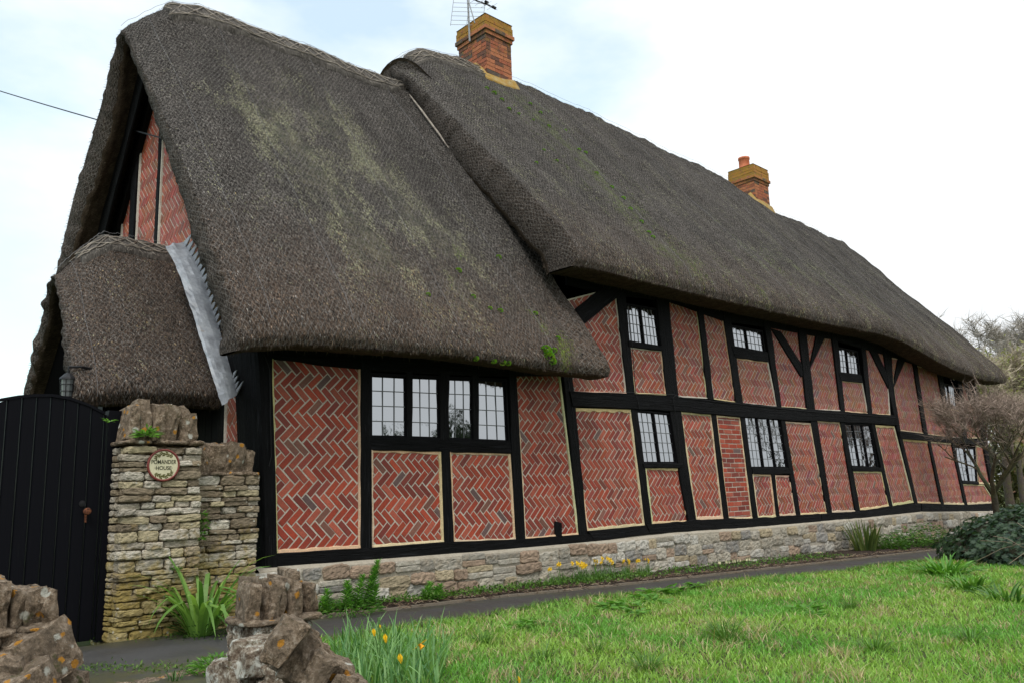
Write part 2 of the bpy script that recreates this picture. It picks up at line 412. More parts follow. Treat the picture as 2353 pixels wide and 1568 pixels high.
# mossy stone threshold in front of the gate path
mb=MB()
def rock(mb,c,size,rot=(0,0,0),n=6,amp=.12,seed=0,sq=5.,freq=1.6,col=(1,1,1),m=0,strat=0.):
    """superquadric block displaced with noise; size are full extents"""
    hx,hy,hz=[s/2 for s in size];Rm=Matrix.Rotation(rot[2],3,'Z')@Matrix.Rotation(rot[1],3,'Y')@Matrix.Rotation(rot[0],3,'X')
    idx={};vs=[];fs=[]
    def vid(i,j,k):
        key=(i,j,k)
        if key in idx:return idx[key]
        p=Vector((i/n*2-1,j/n*2-1,k/n*2-1))
        l=(abs(p.x)**sq+abs(p.y)**sq+abs(p.z)**sq)**(1/sq);p=p/l
        q=Vector((p.x*hx,p.y*hy,p.z*hz))
        sv=Vector((seed*3.1,seed*1.7,seed*.9))
        mean=(hx*hy*hz)**(1/3)
        d=MN.fractal(q/mean*freq+sv,.9,2.2,4)
        rd=0 if n<=12 else 1-abs(MN.fractal(q/mean*freq*1.3+sv*1.3,.8,2.1,3))*2.2;d+=.35*(rd-.5) if n>12 else 0
        if strat: d+=strat*MN.noise(Vector((q.x/mean*.5,q.y/mean*.5,q.z/mean*4))+sv)
        nn=Vector((p.x*abs(p.x)**(sq-2)/hx,p.y*abs(p.y)**(sq-2)/hy,p.z*abs(p.z)**(sq-2)/hz)).normalized()
        q=q+nn*d*amp*mean*2
        idx[key]=len(vs);vs.append(Rm@q+Vector(c));return idx[key]
    R_=range(n)
    for a in R_:
        for b in R_:
            fs.append((vid(a,b,0),vid(a,b+1,0),vid(a+1,b+1,0),vid(a+1,b,0)))
            fs.append((vid(a,b,n),vid(a+1,b,n),vid(a+1,b+1,n),vid(a,b+1,n)))
            fs.append((vid(a,0,b),vid(a+1,0,b),vid(a+1,0,b+1),vid(a,0,b+1)))
            fs.append((vid(a,n,b),vid(a,n,b+1),vid(a+1,n,b+1),vid(a+1,n,b)))
            fs.append((vid(0,a,b),vid(0,a,b+1),vid(0,a+1,b+1),vid(0,a+1,b)))
            fs.append((vid(n,a,b),vid(n,a+1,b),vid(n,a+1,b+1),vid(n,a,b+1)))
    mb.add(vs,fs,c=col,m=m)
def hullrock(mb,c,size,rot=(0,0,0),seed=0,col=(1,1,1),m=0):
    """a broken stone: convex hull of jittered box points, split up and lightly roughened"""
    rs=random.Random(int(seed*97)+5);bm=bmesh.new();hx,hy,hz=[v/2 for v in size]
    P=[]
    for sx in (-1,1):
        for sy in (-1,1):
            for sz in (-1,1):P.append((sx*hx*rs.uniform(.62,1.),sy*hy*rs.uniform(.62,1.),sz*hz*rs.uniform(.7,1.)))
    for _ in range(16):
        q=[rs.uniform(-1,1) for _ in range(3)];k=rs.randrange(3);q[k]=math.copysign(1,q[k]);P.append((q[0]*hx*rs.uniform(.85,1.02),q[1]*hy*rs.uniform(.85,1.02),q[2]*hz*rs.uniform(.85,1.02)))
    for q in P:bm.verts.new(q)
    r=bmesh.ops.convex_hull(bm,input=bm.verts);bmesh.ops.delete(bm,geom=[e for e in r['geom_interior'] if isinstance(e,bmesh.types.BMVert)],context='VERTS')
    bmesh.ops.triangulate(bm,faces=bm.faces);bmesh.ops.subdivide_edges(bm,edges=bm.edges,cuts=3,use_grid_fill=True)
    Rm=Matrix.Rotation(rot[2],3,'Z')@Matrix.Rotation(rot[1],3,'Y')@Matrix.Rotation(rot[0],3,'X');mean=(hx*hy*hz)**(1/3);sv=Vector((seed*1.3,seed*.7,seed*2.1));bm.normal_update();bm.verts.index_update()
    vs=[]
    for v in bm.verts:
        q=v.co;d=.13*MN.noise(q/mean*1.5+sv)+.07*MN.noise(Vector((q.x*6,q.y*2,q.z*1.2))/mean+sv)+.05*MN.noise(q/mean*5+sv);vs.append(Rm@(q+v.normal*d*mean)+Vector(c))
    mb.add(vs,[[v.index for v in f.verts] for f in bm.faces],c=col,m=m);bm.free()
# ------------------------------------------------------------------ the cottage
HX0,HX1=3.55,23.6
house=thing('thatched_cottage','long black timber framed cottage with red herringbone brick panels under a dark thatched roof','cottage',(12.,2.6,-1.1))
def hk(name,mb,mats,par=None,**k):return mb.build(name,mats,parent=par or house,root=house,**k)
wallmap=lambda a,b,d:(a,-d,b)
GX=3.55
gabmap=lambda a,b,d:(GX-d,-a,b)
def halfplanes(poly,inset=0.):
    n=len(poly);cx=sum(p[0] for p in poly)/n;cy=sum(p[1] for p in poly)/n;H=[]
    for i in range(n):
        (x0,y0),(x1,y1)=poly[i],poly[(i+1)%n];nx,ny=-(y1-y0),x1-x0;l=math.hypot(nx,ny);nx/=l;ny/=l
        c=nx*x0+ny*y0
        if nx*cx+ny*cy<c:nx,ny,c=-nx,-ny,-c
        H.append((nx,ny,c+inset))
    return H
def clip(poly,H):
    for nx,ny,c in H:
        out=[];n=len(poly)
        for i in range(n):
            p,q=poly[i],poly[(i+1)%n];a=nx*p[0]+ny*p[1]-c;b=nx*q[0]+ny*q[1]-c
            if a>=0:out.append(p)
            if (a>=0)!=(b>=0):
                t=a/(a-b);out.append((p[0]+(q[0]-p[0])*t,p[1]+(q[1]-p[1])*t))
        poly=out
        if len(poly)<3:return []
    return poly
def area(p):return abs(sum(p[i][0]*p[(i+1)%len(p)][1]-p[(i+1)%len(p)][0]*p[i][1] for i in range(len(p))))/2
REDS=[(.32,.046,.021),(.36,.057,.026),(.27,.038,.02),(.26,.05,.034),(.19,.035,.025),(.36,.082,.048)]
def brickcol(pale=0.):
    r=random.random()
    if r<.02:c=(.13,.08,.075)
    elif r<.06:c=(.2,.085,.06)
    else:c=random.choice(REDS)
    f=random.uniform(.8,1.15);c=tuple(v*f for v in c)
    if pale<0:return tuple(lerp(a,b,-pale*random.uniform(.5,1)) for a,b in zip(c,(.6,.25,.17)))  # negative pale mixes light on the gable into the brick colour
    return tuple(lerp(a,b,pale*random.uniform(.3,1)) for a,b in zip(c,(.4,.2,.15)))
CREAM=(.66,.53,.33);GREYM=(.52,.48,.41)
def panel(poly,fmap=wallmap,inset=.022,coursed=False,pale=0.,L=.184,w=.069,label=None,tilt=0.,cream=1.):
    mb=MB();H=halfplanes(poly,inset+.004);H0=halfplanes(poly,-.01)
    xs=[p[0] for p in poly];ys=[p[1] for p in poly];cx,cy=sum(xs)/len(xs),sum(ys)/len(ys);rad=max(math.hypot(p[0]-cx,p[1]-cy) for p in poly)+.3
    # mortar bed
    mb.add([fmap(p[0],p[1],0.) for p in poly],[tuple(range(len(poly)))],c=GREYM,m=1)
    # cream render margin, ragged inner edge, slightly proud
    n=len(poly)
    area2=sum(poly[i][0]*poly[(i+1)%n][1]-poly[(i+1)%n][0]*poly[i][1] for i in range(n));sg=1 if area2>0 else -1
    for i in range(n):
        p,q=poly[i],poly[(i+1)%n];l=math.hypot(q[0]-p[0],q[1]-p[1]);k=max(2,int(l/.045));dx,dy=(q[0]-p[0])/l,(q[1]-p[1])/l;nx,ny=-dy*sg,dx*sg
        vs=[];c=tuple(v*random.uniform(.85,1.1) for v in CREAM) if random.random()<cream else tuple(v*1.1 for v in GREYM)
        sd=random.uniform(0,99);ww=inset*random.uniform(.6,1.25)
        for j in range(k+1):
            t=j/k;d=ww*(1+.8*MN.noise(Vector((t*l*9,sd,0))))+.004
            a=(p[0]+dx*l*t,p[1]+dy*l*t);b=(a[0]+nx*d,a[1]+ny*d)
            vs+=[fmap(a[0],a[1],.016+.004*i),fmap(b[0],b[1],.013+.004*i),fmap(b[0]+nx*.006,b[1]+ny*.006,.001)]
        fs=[]
        for j in range(k):
            b=j*3;fs+=[(b,b+3,b+4,b+1),(b+1,b+4,b+5,b+2)]
        mb.add(vs,fs,c=c,m=1)
    def brick(corners,ang,cx0,cy0):
        cc=brickcol(pale);ja=jit(.025);jx,jy=jit(.003),jit(.003)
        mx=sum(p[0] for p in corners)/4;my=sum(p[1] for p in corners)/4
        P=[]
        for x,y in corners:
            x-=mx;y-=my;x,y=x*math.cos(ja)-y*math.sin(ja)+mx+jx,x*math.sin(ja)+y*math.cos(ja)+my+jy
            P.append((x*math.cos(ang)-y*math.sin(ang)+cx0,x*math.sin(ang)+y*math.cos(ang)+cy0))
        Q=clip(P,H)
        if len(Q)<3 or area(Q)<.00035:return
        gx_=sum(p[0] for p in Q)/len(Q);gy_=sum(p[1] for p in Q)/len(Q)
        h=.0045+random.uniform(-.0015,.002);m=len(Q);T=[]
        for x,y in Q:
            l=math.hypot(x-gx_,y-gy_);f=max(.5,1-.0035/max(l,.006));T.append((gx_+(x-gx_)*f,gy_+(y-gy_)*f))
        hx,hy=jit(.015),jit(.015)
        vs=[fmap(x,y,.0) for x,y in Q]+[fmap(x,y,h*.75) for x,y in Q]+[fmap(x,y,h+(x-gx_)*hx+(y-gy_)*hy) for x,y in T]
        fs=[(i,(i+1)%m,m+(i+1)%m,m+i) for i in range(m)]+[(m+i,m+(i+1)%m,2*m+(i+1)%m,2*m+i) for i in range(m)]+[tuple(2*m+i for i in range(m))]
        mb.add(vs,fs,c=cc,m=0)
    g=.0066
    if coursed:
        hh=.075;ll=.225;r=0;y=-rad
        while y<rad:
            x=-rad+(ll/2 if r%2 else 0)
            while x<rad:
                brick([(x+g,y+g),(x+ll-g,y+g),(x+ll-g,y+hh-g),(x+g,y+hh-g)],0,cx,cy);x+=ll
            y+=hh;r+=1
    else:
        ox,oy=random.uniform(0,w),random.uniform(0,L);ang=R(-45)+tilt;N=int(rad/w)+6
        for i in range(-N*2,N*2):
            for j in range(-N,N):
                bx=i*w+j*L;by=i*w-j*L
                if abs(bx)>rad+L and abs(by)>rad+L:continue
                if math.hypot(bx,by)>rad+2*L:continue
                bx+=ox;by+=oy
                brick([(bx+g,by+g),(bx+L-g,by+g),(bx+L-g,by+w-g),(bx+g,by+w-g)],ang,cx,cy)
                x0=bx+L;y0=by   # upright brick of the pair
                brick([(x0+g-w+w,y0+g+w-L),(x0+w-g,y0+g+w-L),(x0+w-g,y0+w-g),(x0+g,y0+w-g)],ang,cx,cy)
    o=hk('brick_panel',mb,['brick','mortar'])
    if label:o['label']=label
    return o
def PP(*pts):return [W2(*p) for p in pts]
def timber(name,poly,depth=.035,back=.04,fmap=wallmap,jitter=.006,par=None,seed=None,mat='black_timber'):
    """poly: 4 corners A,B,C,D ; A-B and D-C are the long edges (run along the timber), possibly with polyline edges given as two lists"""
    if len(poly)==2:Ae,De=poly
    else:Ae,De=[poly[0],poly[1]],[poly[3],poly[2]]
    def resamp(P):
        ls=[0]
        for a,b in zip(P,P[1:]):ls.append(ls[-1]+math.hypot(b[0]-a[0],b[1]-a[1]))
        return P,ls
    A1,la=resamp(Ae);D1,ld=resamp(De);Lm=max(la[-1],ld[-1]);k=max(3,int(Lm/.09))
    def at(P,ls,t):
        s=t*ls[-1]
        for i in range(len(P)-1):
            if s<=ls[i+1] or i==len(P)-2:
                u=(s-ls[i])/max(1e-9,ls[i+1]-ls[i]);return (lerp(P[i][0],P[i+1][0],u),lerp(P[i][1],P[i+1][1],u))
    sd=random.uniform(0,50);mb=MB();vs=[];uv=[];ch=.008
    for j in range(k+1):
        t=j/k;a=at(A1,la,t);d=at(D1,ld,t);wd=math.hypot(a[0]-d[0],a[1]-d[1]) or 1e-6;nx,ny=(a[0]-d[0])/wd,(a[1]-d[1])/wd
        e1=jitter*MN.noise(Vector((t*Lm*4,sd,0)))*1.6;e2=jitter*MN.noise(Vector((t*Lm*4,sd,9)))*1.6
        a=(a[0]+nx*e1,a[1]+ny*e1);d=(d[0]-nx*e2,d[1]-ny*e2);dd=depth+.006*MN.noise(Vector((t*Lm*3,sd,5)))
        ai=(a[0]-nx*ch,a[1]-ny*ch);di=(d[0]+nx*ch,d[1]+ny*ch)
        vs+=[fmap(*a,-back),fmap(*a,dd-ch),fmap(*ai,dd),fmap(*di,dd),fmap(*d,dd-ch),fmap(*d,-back)]
        u=t*Lm+sd;uv+=[(u,-.05+sd),(u,0+sd),(u,.01+sd),(u,wd-.01+sd),(u,wd+sd),(u,wd+.05+sd)]
    fs=[]
    for j in range(k):
        for i in range(5):
            b=j*6+i;fs.append((b,b+1,b+7,b+6))
    fs+=[tuple(range(6)),tuple(k*6+i for i in range(6))]
    mb.add(vs,fs,uv=uv)
    return hk(name,mb,[mat],par)
def TP(name,*pts,**k):return timber(name,PP(*pts),**k)
def TL_(name,e1,e2,**k):return timber(name,[[W2(*p) for p in e1],[W2(*p) for p in e2]],**k)
# added black core behind the facing (closed, keeps daylight out)
mb=MB();mb.box((GX+.01,.012,-1.1),(HX1-.02,6.0,1.25));mb.box((7.3,.013,1.25),(HX1-.03,6.0,2.35))
V0=[(GX+.01,.3,1.2),(GX+.01,5.8,1.2),(GX+.01,3,5.9),(7.2,.3,1.2),(7.2,5.8,1.2),(7.2,3,5.9)]
mb.add(V0,[(0,1,2),(3,5,4),(0,2,5,3),(1,4,5,2),(0,3,4,1)])
V0=[(8.0,.35,2.3),(8.0,5.6,2.3),(8.0,3,6.),(HX1-.1,.3,2.3),(HX1-.1,5.8,2.3),(HX1-.1,3,6.)]
mb.add(V0,[(0,1,2),(3,5,4),(0,2,5,3),(1,4,5,2),(0,3,4,1)])
hk('daylight_block',mb,['shade_black'])
# --- lower left bay
panel(PP((619,770),(826,800),(827,1258),(631,1271)))
panel(PP((850,1031),(1011,1036),(1017,1243),(852,1256)))
panel(PP((1030,1036),(1170,1041),(1183,1241),(1039,1245)),label='herringbone panel partly laid as diagonal bricks')
panel(PP((1179,850),(1283,850),(1328,1227),(1203,1238)))
# --- upper storey
UP=[((1296,690),(1411,660),(1437,903),(1305,901)),((1443,797),(1517,805),(1529,907),(1455,904)),((1528,670),(1596,680),(1623,915),(1554,911)),
((1606,680),(1654,700),(1688,924),(1636,916)),((1684,821),(1762,831),(1783,934),(1702,926)),((1760,735),(1832,745),(1852,939),(1791,935)),
((1842,750),(1910,770),(1929,943),(1867,941)),((1929,874),(1979,879),(1992,950),(1937,945)),((1980,790),(2032,800),(2043,953),(2000,951)),
((2042,820),(2095,830),(2120,995),(2063,988)),((2100,838),(2151,850),(2176,1004),(2127,996)),((2168,934),(2201,942),(2212,1006),(2183,1004)),((2201,866),(2230,872),(2253,1005),(2217,1006))]
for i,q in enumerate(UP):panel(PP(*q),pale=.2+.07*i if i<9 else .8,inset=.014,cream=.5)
LO=[((1311,936),(1447,940),(1479,1206),(1345,1219)),((1478,1073),(1562,1073),(1580,1199),(1493,1203)),((1559,945),(1632,951),(1660,1190),(1595,1193)),
((1725,1088),(1770,1089),(1781,1187),(1737,1189)),((1776,1090),(1814,1091),(1827,1184),(1786,1186)),
((1799,967),(1860,971),(1899,1179),(1834,1182)),((1873,965),(1928,969),(1964,1174),(1905,1176)),((1955,1081),(2023,1082),(2041,1162),(1972,1172)),
((2006,975),(2052,978),(2097,1153),(2047,1161)),((2068,1007),(2130,1012),(2161,1156),(2103,1154)),((2133,1013),(2184,1017),(2215,1158),(2165,1157)),((2208,1110),(2258,1112),(2285,1154),(2218,1158)),((2240,1022),(2259,1024),(2284,1112),(2246,1110))]
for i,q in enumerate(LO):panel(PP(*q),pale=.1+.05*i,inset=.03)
panel(PP((1642,953),(1699,958),(1727,1189),(1670,1191)),coursed=True,label='brick panel laid in level courses instead of herringbone')
# --- timbers, lower left bay
TL_('sill_beam',[(632,1270),(827,1257),(1016,1244),(1200,1236),(1345,1225)],[(598,1302),(852,1283),(1105,1264),(1250,1252),(1398,1238)],depth=.05)
for q in [((825,790),(850,790),(850,1272),(826,1272)),((1011,1034),(1030,1034),(1040,1262),(1017,1262)),((1163,840),(1182,840),(1204,1252),(1182,1252)),((1281,780),(1304,780),(1346,1232),(1327,1232))]:
    TP('post',q[0],q[3],q[2],q[1])
TP('rail',(848,1004),(1168,1013),(1171,1041),(849,1033),depth=.032)
TL_('wall_plate_and_shade',[(600,725),(1290,810)],[(600,822),(850,852),(1060,862),(1290,864)],depth=.028,back=.02)  # black plate drawn deeper, also painting the shade below the eave
# big jowled corner post, front face plus gable return
mb=MB()
prof=[(1302,598,631),(1250,598,629),(1090,595,627),(960,590,622),(880,586,619),(830,583,619),(780,576,622),(730,570,624)]
vs=[];uv=[]
for i,(py,xa,xb) in enumerate(prof):
    a=W2(xa,py);b=W2(xb,py);j=.008*MN.noise(Vector((i*2.3,0,0)));fl=max(0,(i-4))*.035
    r=[(a[0],-.02,a[1]),(a[0]+.02,-.055-j,a[1]),(b[0],-.055-j,b[1]),(b[0]+j,.04,b[1]),(a[0]+.1,.4,a[1]),(a[0]-.02-j-fl*.5,.38+fl,a[1]),(a[0]-.025-j-fl*.4,.2,a[1])]
    vs+=r;u=a[1];uv+=[(u,.0),(u,.02),(u,.16),(u,.25),(u,.5),(u,.4),(u,.2)]
n=7;fs=[(i*n+j,i*n+(j+1)%n,(i+1)*n+(j+1)%n,(i+1)*n+j) for i in range(len(prof)-1) for j in range(n)]+[tuple(range(n)),tuple((len(prof)-1)*n+j for j in range(n))]
mb.add(vs,fs,uv=uv);hk('corner_post',mb,['black_timber'])
# --- timbers, long range
TL_('middle_beam',[(1303,899),(1435,903),(1553,912),(1688,924),(1838,938),(1866,940),(2052,953)],[(1310,933),(1446,939),(1560,945),(1697,957),(1838,967),(1873,966),(2058,976)],depth=.048)
TL_('middle_beam',[(2060,989),(2120,996),(2178,1003),(2256,1010)],[(2065,1007),(2130,1011),(2178,1016),(2261,1022)],depth=.045)
TL_('sill_beam',[(1345,1219),(1410,1212),(1477,1205)],[(1360,1242),(1420,1234),(1487,1225)],depth=.05)
TL_('sill_beam',[(1479,1204),(1600,1192),(1659,1190),(1726,1189),(1837,1181),(1880,1179)],[(1488,1226),(1560,1220),(1700,1211),(1837,1201),(1880,1198)],depth=.052,jitter=.012)
TL_('sill_beam',[(1882,1179),(1965,1173),(2040,1161),(2110,1155)],[(1882,1198),(1911,1193),(1978,1188),(2111,1174)],depth=.048,jitter=.012)
TL_('sill_beam',[(2112,1156),(2165,1158),(2210,1159),(2290,1154)],[(2113,1174),(2165,1175),(2210,1176),(2290,1172)],depth=.05,jitter=.012)
PO=[((1408,640),(1430,640),(1455,905),(1436,905)),((1500,655),(1530,660),(1555,913),(1528,913)),((1594,670),(1607,672),(1636,918),(1622,916)),((1652,690),(1671,695),(1703,928),(1687,926)),
((1748,725),(1764,728),(1792,937),(1782,936)),((1828,735),(1846,738),(1869,943),(1850,942)),((1905,757),(1919,760),(1938,947),(1928,945)),((1972,775),(1983,778),(2001,953),(1991,952)),
((2025,795),(2043,798),(2052,912),(2063,990))]
for q in PO[:8]:TP('post',q[0],q[3],q[2],q[1])
TL_('post',[(2024,795),(2040,905),(2058,990),(2097,1156)],[(2043,798),(2051,905),(2066,990),(2105,1156)])
for q in [((2092,820),(2101,822),(2128,998),(2119,997)),((2148,838),(2159,840),(2184,1007),(2175,1005)),((2194,850),(2204,852),(2219,1008),(2210,1007))]:TP('post',q[0],q[3],q[2],q[1])
TL_('corner_post',[(2222,858),(2248,988),(2280,1156)],[(2233,860),(2257,988),(2289,1156)],depth=.05)
for q in [((1446,938),(1461,938),(1495,1207),(1479,1207)),((1631,950),(1642,950),(1671,1193),(1659,1193)),((1697,956),(1708,956),(1738,1192),(1726,1192)),
((1790,963),(1800,963),(1836,1184),(1826,1184)),((1858,964),(1874,964),(1908,1178),(1897,1178)),((1926,966),(1936,967),(1973,1174),(1962,1176)),((1998,972),(2007,973),(2048,1163),(2040,1164)),
((2128,1010),(2134,1010),(2166,1159),(2159,1159)),((2182,1014),(2188,1014),(2220,1160),(2213,1160)),((1768,1087),(1777,1087),(1788,1188),(1780,1188))]:TP('stud' if q[1][0]-q[0][0]<10 else 'post',q[0],q[3],q[2],q[1],depth=.032)
TL_('post',[(1534,940),(1559,1100),(1576,1195)],[(1561,940),(1578,1080),(1596,1195)])
# braces
for q in [((1405,640),(1425,675),(1337,746),(1318,712)),]:TP('brace',q[0],q[3],q[2],q[1],depth=.041)
for q in [((1769,755),(1791,762),(1848,850),(1838,866)),((1874,762),(1896,768),(1857,848),(1852,866)),((1985,785),(2007,795),(2045,880),(2039,894)),((2060,825),(2076,830),(2050,890),(2045,905)),((2206,868),(2216,868),(2246,950),(2240,955))]:
    TP('brace',q[0],q[3],q[2],q[1],depth=.028)
TL_('wall_plate_and_shade',[(1300,560),(1500,590),(1800,680),(2000,730),(2236,800)],[(1300,655),(1400,676),(1530,692),(1660,738),(1760,752),(1910,780),(2030,815),(2150,853),(2236,872)],depth=.026,back=.02)  # plate strip, its black also covers for shadow under the main eave
# --- windows
def window(q,cas,nx,ny,sill=None,par=house,fw=.022):
    """q: TL,TR,BR,BL px of glazing; cas: number of lights"""
    TL,TR,BR,BL=[W2(*p) for p in q]
    def B(u,v):return (lerp(lerp(TL[0],TR[0],u),lerp(BL[0],BR[0],u),v),lerp(lerp(TL[1],TR[1],u),lerp(BL[1],BR[1],u),v))
    W=math.hypot(TR[0]-TL[0],TR[1]-TL[1]);Hh=math.hypot(BL[0]-TL[0],BL[1]-TL[1])
    fr=MB();gl=MB();ld=MB()
    def bar(mb,p,q,wd,d0,d1,**k):
        l=math.hypot(q[0]-p[0],q[1]-p[1]);nx_,ny_=-(q[1]-p[1])/l*wd/2,(q[0]-p[0])/l*wd/2
        c=[(p[0]+nx_,p[1]+ny_),(q[0]+nx_,q[1]+ny_),(q[0]-nx_,q[1]-ny_),(p[0]-nx_,p[1]-ny_)]
        vs=[wallmap(*x,d0) for x in c]+[wallmap(*x,d1) for x in c]
        mb.add(vs,[(0,1,2,3),(4,7,6,5),(0,4,5,1),(1,5,6,2),(2,6,7,3),(3,7,4,0)],**k)
    eu,ev=fw/W,fw/Hh
    bar(fr,B(-eu,-ev/2),B(1+eu,-ev/2),fw,-.01,.02);bar(fr,B(-eu,1+ev/2),B(1+eu,1+ev/2),fw,-.01,.021)
    bar(fr,B(-eu/2,0),B(-eu/2,1),fw,-.01,.019);bar(fr,B(1+eu/2,0),B(1+eu/2,1),fw,-.01,.018)
    mw=.034
    for c in range(cas):
        u0=c/cas+(mw/2/W if c else 0);u1=(c+1)/cas-(mw/2/W if c<cas-1 else 0)
        if c:bar(fr,B(c/cas,0),B(c/cas,1),mw,-.012,.016)
        s=.012
        bar(fr,B(u0,s/2/Hh),B(u1,s/2/Hh),s,-.014,.006);bar(fr,B(u0,1-s/2/Hh),B(u1,1-s/2/Hh),s,-.014,.0065)
        bar(fr,B(u0+s/2/W,0),B(u0+s/2/W,1),s,-.014,.007);bar(fr,B(u1-s/2/W,0),B(u1-s/2/W,1),s,-.014,.0075)
        n_=nx if isinstance(nx,int) else nx[c]
        ct=jit(.01);cv=jit(.008)
        for i in range(n_):
            for j in range(ny):
                a0,a1=lerp(u0,u1,i/n_),lerp(u0,u1,(i+1)/n_);b0,b1=j/ny,(j+1)/ny
                tx=ct+jit(.006);tz=cv+jit(.006)
                P=[B(a0,b0),B(a1,b0),B(a1,b1),B(a0,b1)];mx=sum(p[0] for p in P)/4;mz=sum(p[1] for p in P)/4
                gl.add([wallmap(*p,-.006+(p[0]-mx)*tx*2+(p[1]-mz)*tz*2) for p in P],[(0,3,2,1)])
        for i in range(1,n_):
            u=lerp(u0,u1,i/n_);bar(ld,B(u,.01),B(u,.99),.009,-.012,-.001)
        for j in range(1,ny):
            bar(ld,B(u0,j/ny),B(u1,j/ny),.009,-.0125,-.0005)
    f=hk('window',fr,['black_frame'])
    hk('glass',gl,['window_glass'],f);hk('lead_bars',ld,['lead_came'],f)
    if sill:
        TP('window_sill',sill[0],sill[1],sill[2],sill[3],depth=.04,par=f)
    return f
for a,b,c,d in [((852,862),(932,866),(932,1002),(852,1001)),((943,866),(1007,869),(1008,1005),(944,1003)),((1026,870),(1083,872),(1085,1008),(1027,1006)),((1095,872),(1158,875),(1165,1012),(1097,1009))]:
    window((a,b,c,d),1,3,4,fw=.03)
for (x0,x1,xb0,xb1) in [(933,943,934,943),(1009,1026,1010,1027),(1084,1095,1086,1096)]:
    TP('mullion',(x0-3,850),(xb0-2,1010),(xb1+2,1012),(x1+3,850),depth=.027)
window(((1434,700),(1503,712),(1514,795),(1441,783)),2,4,4,((1438,784),(1519,795),(1520,806),(1440,798)))
window(((1671,748),(1748,762),(1755,808),(1677,794)),2,4,3,((1676,795),(1759,809),(1762,832),(1684,821)))
window(((1917,798),(1967,808),(1973,860),(1923,854)),2,[3,3],4,((1922,855),(1974,861),(1978,879),(1928,874)))
window(((2160,880),(2192,887),(2197,934),(2165,921)),2,[3,3],3,((2163,924),(2199,935),(2201,942),(2167,933)))
window(((1461,944),(1536,951),(1551,1061),(1476,1061)),2,3,5,((1472,1063),(1563,1063),(1564,1074),(1474,1074)))
window(((1709,956),(1790,963),(1807,1072),(1724,1072)),3,[3,2,2],6,((1723,1073),(1813,1074),(1814,1088),(1725,1088)))
window(((1936,973),(1998,976),(2014,1072),(1953,1069)),3,2,6,((1952,1070),(2021,1073),(2022,1082),(1955,1081)))
window(((2190,1026),(2238,1030),(2243,1105),(2208,1103)),2,2,5,((2207,1104),(2244,1106),(2245,1112),(2208,1110)))
# black cat-flap-like vent and thin cables
TP('vent_block',(1272,1196),(1273,1231),(1289,1231),(1288,1200),depth=.024,jitter=.002)
mb=MB()
for pts in [[(1310,899),(1360,902),(1446,901),(1460,905),(1540,906),(1560,913),(1690,927),(1850,944),(2050,958)],[(1436,700),(1445,800),(1453,905),(1462,940)],[(1545,908),(1538,914),(1541,935),(1549,975),(1556,1058)],[(600,815),(613,850),(616,1050),(611,1070)],[(2062,992),(2180,1008)]]:
    W_=[W2(*p) for p in pts];mb.tube([(a,-.058,b) for a,b in W_],.0045,4)
hk('cable',mb,['black_iron'])
# --- gable end (faces the porch)
def GP_(*p):return [(-y,z) for y,z in p]
panel(GP_((2.82,2.6),(.5,2.6),(.5,2.75),(2.82,5.6)),gabmap,inset=.012,pale=-.35,cream=0.)  # gable panels: bricks coloured paler for the light on this side
panel(GP_((3.62,2.6),(2.93,2.6),(2.93,5.6),(3.62,5.1)),gabmap,inset=.012,pale=-.35,cream=0.)
panel(GP_((4.2,2.6),(3.8,2.6),(3.8,4.9),(4.2,4.5)),gabmap,inset=.012,pale=-.35,cream=0.)
panel(GP_((.76,-.6),(.42,-.6),(.42,2.55),(.76,2.55)),gabmap,inset=.012,pale=-.35,cream=0.)
timber('post',GP_((2.93,2.5),(2.93,5.8),(2.83,5.8),(2.83,2.5)),fmap=gabmap)
timber('post',GP_((3.8,2.5),(3.8,5.),(3.62,5.25),(3.62,2.5)),fmap=gabmap,depth=.06)
timber('rail',GP_((4.4,2.58),(.4,2.58),(.4,2.42),(4.4,2.42)),fmap=gabmap)
timber('post',GP_((.9,-1.),(.9,2.5),(.76,2.5),(.76,-1.)),fmap=gabmap)
mb=MB()
for i in range(24):
    y=.9+i*.15;mb.box((GX-.03+jit(.003),y+.004,-1.),(GX,y+.146,2.43))
hk('plank_wall',mb,['gate_paint'])
# rafters along the gable, and bargeboards under the overhang
for s in (1,-1):
    def sl(y,dz):return 6.62-1.41*abs(y-3)-dz
    e=3+s*2.7
    timber('rafter',[(-(3.0),sl(3,.78)),(-e,sl(e,.78)),(-e,sl(e,1.15)),(-(3.0),sl(3,1.15))],fmap=gabmap,depth=.08)
    timber('bargeboard',[(-(3.0),sl(3,.62)),(-e,sl(e,.62)),(-e,sl(e,1.2)),(-(3.0),sl(3,1.2))],fmap=lambda a,b,d:(GX-.2-d,-a,b),depth=.02,back=.01)
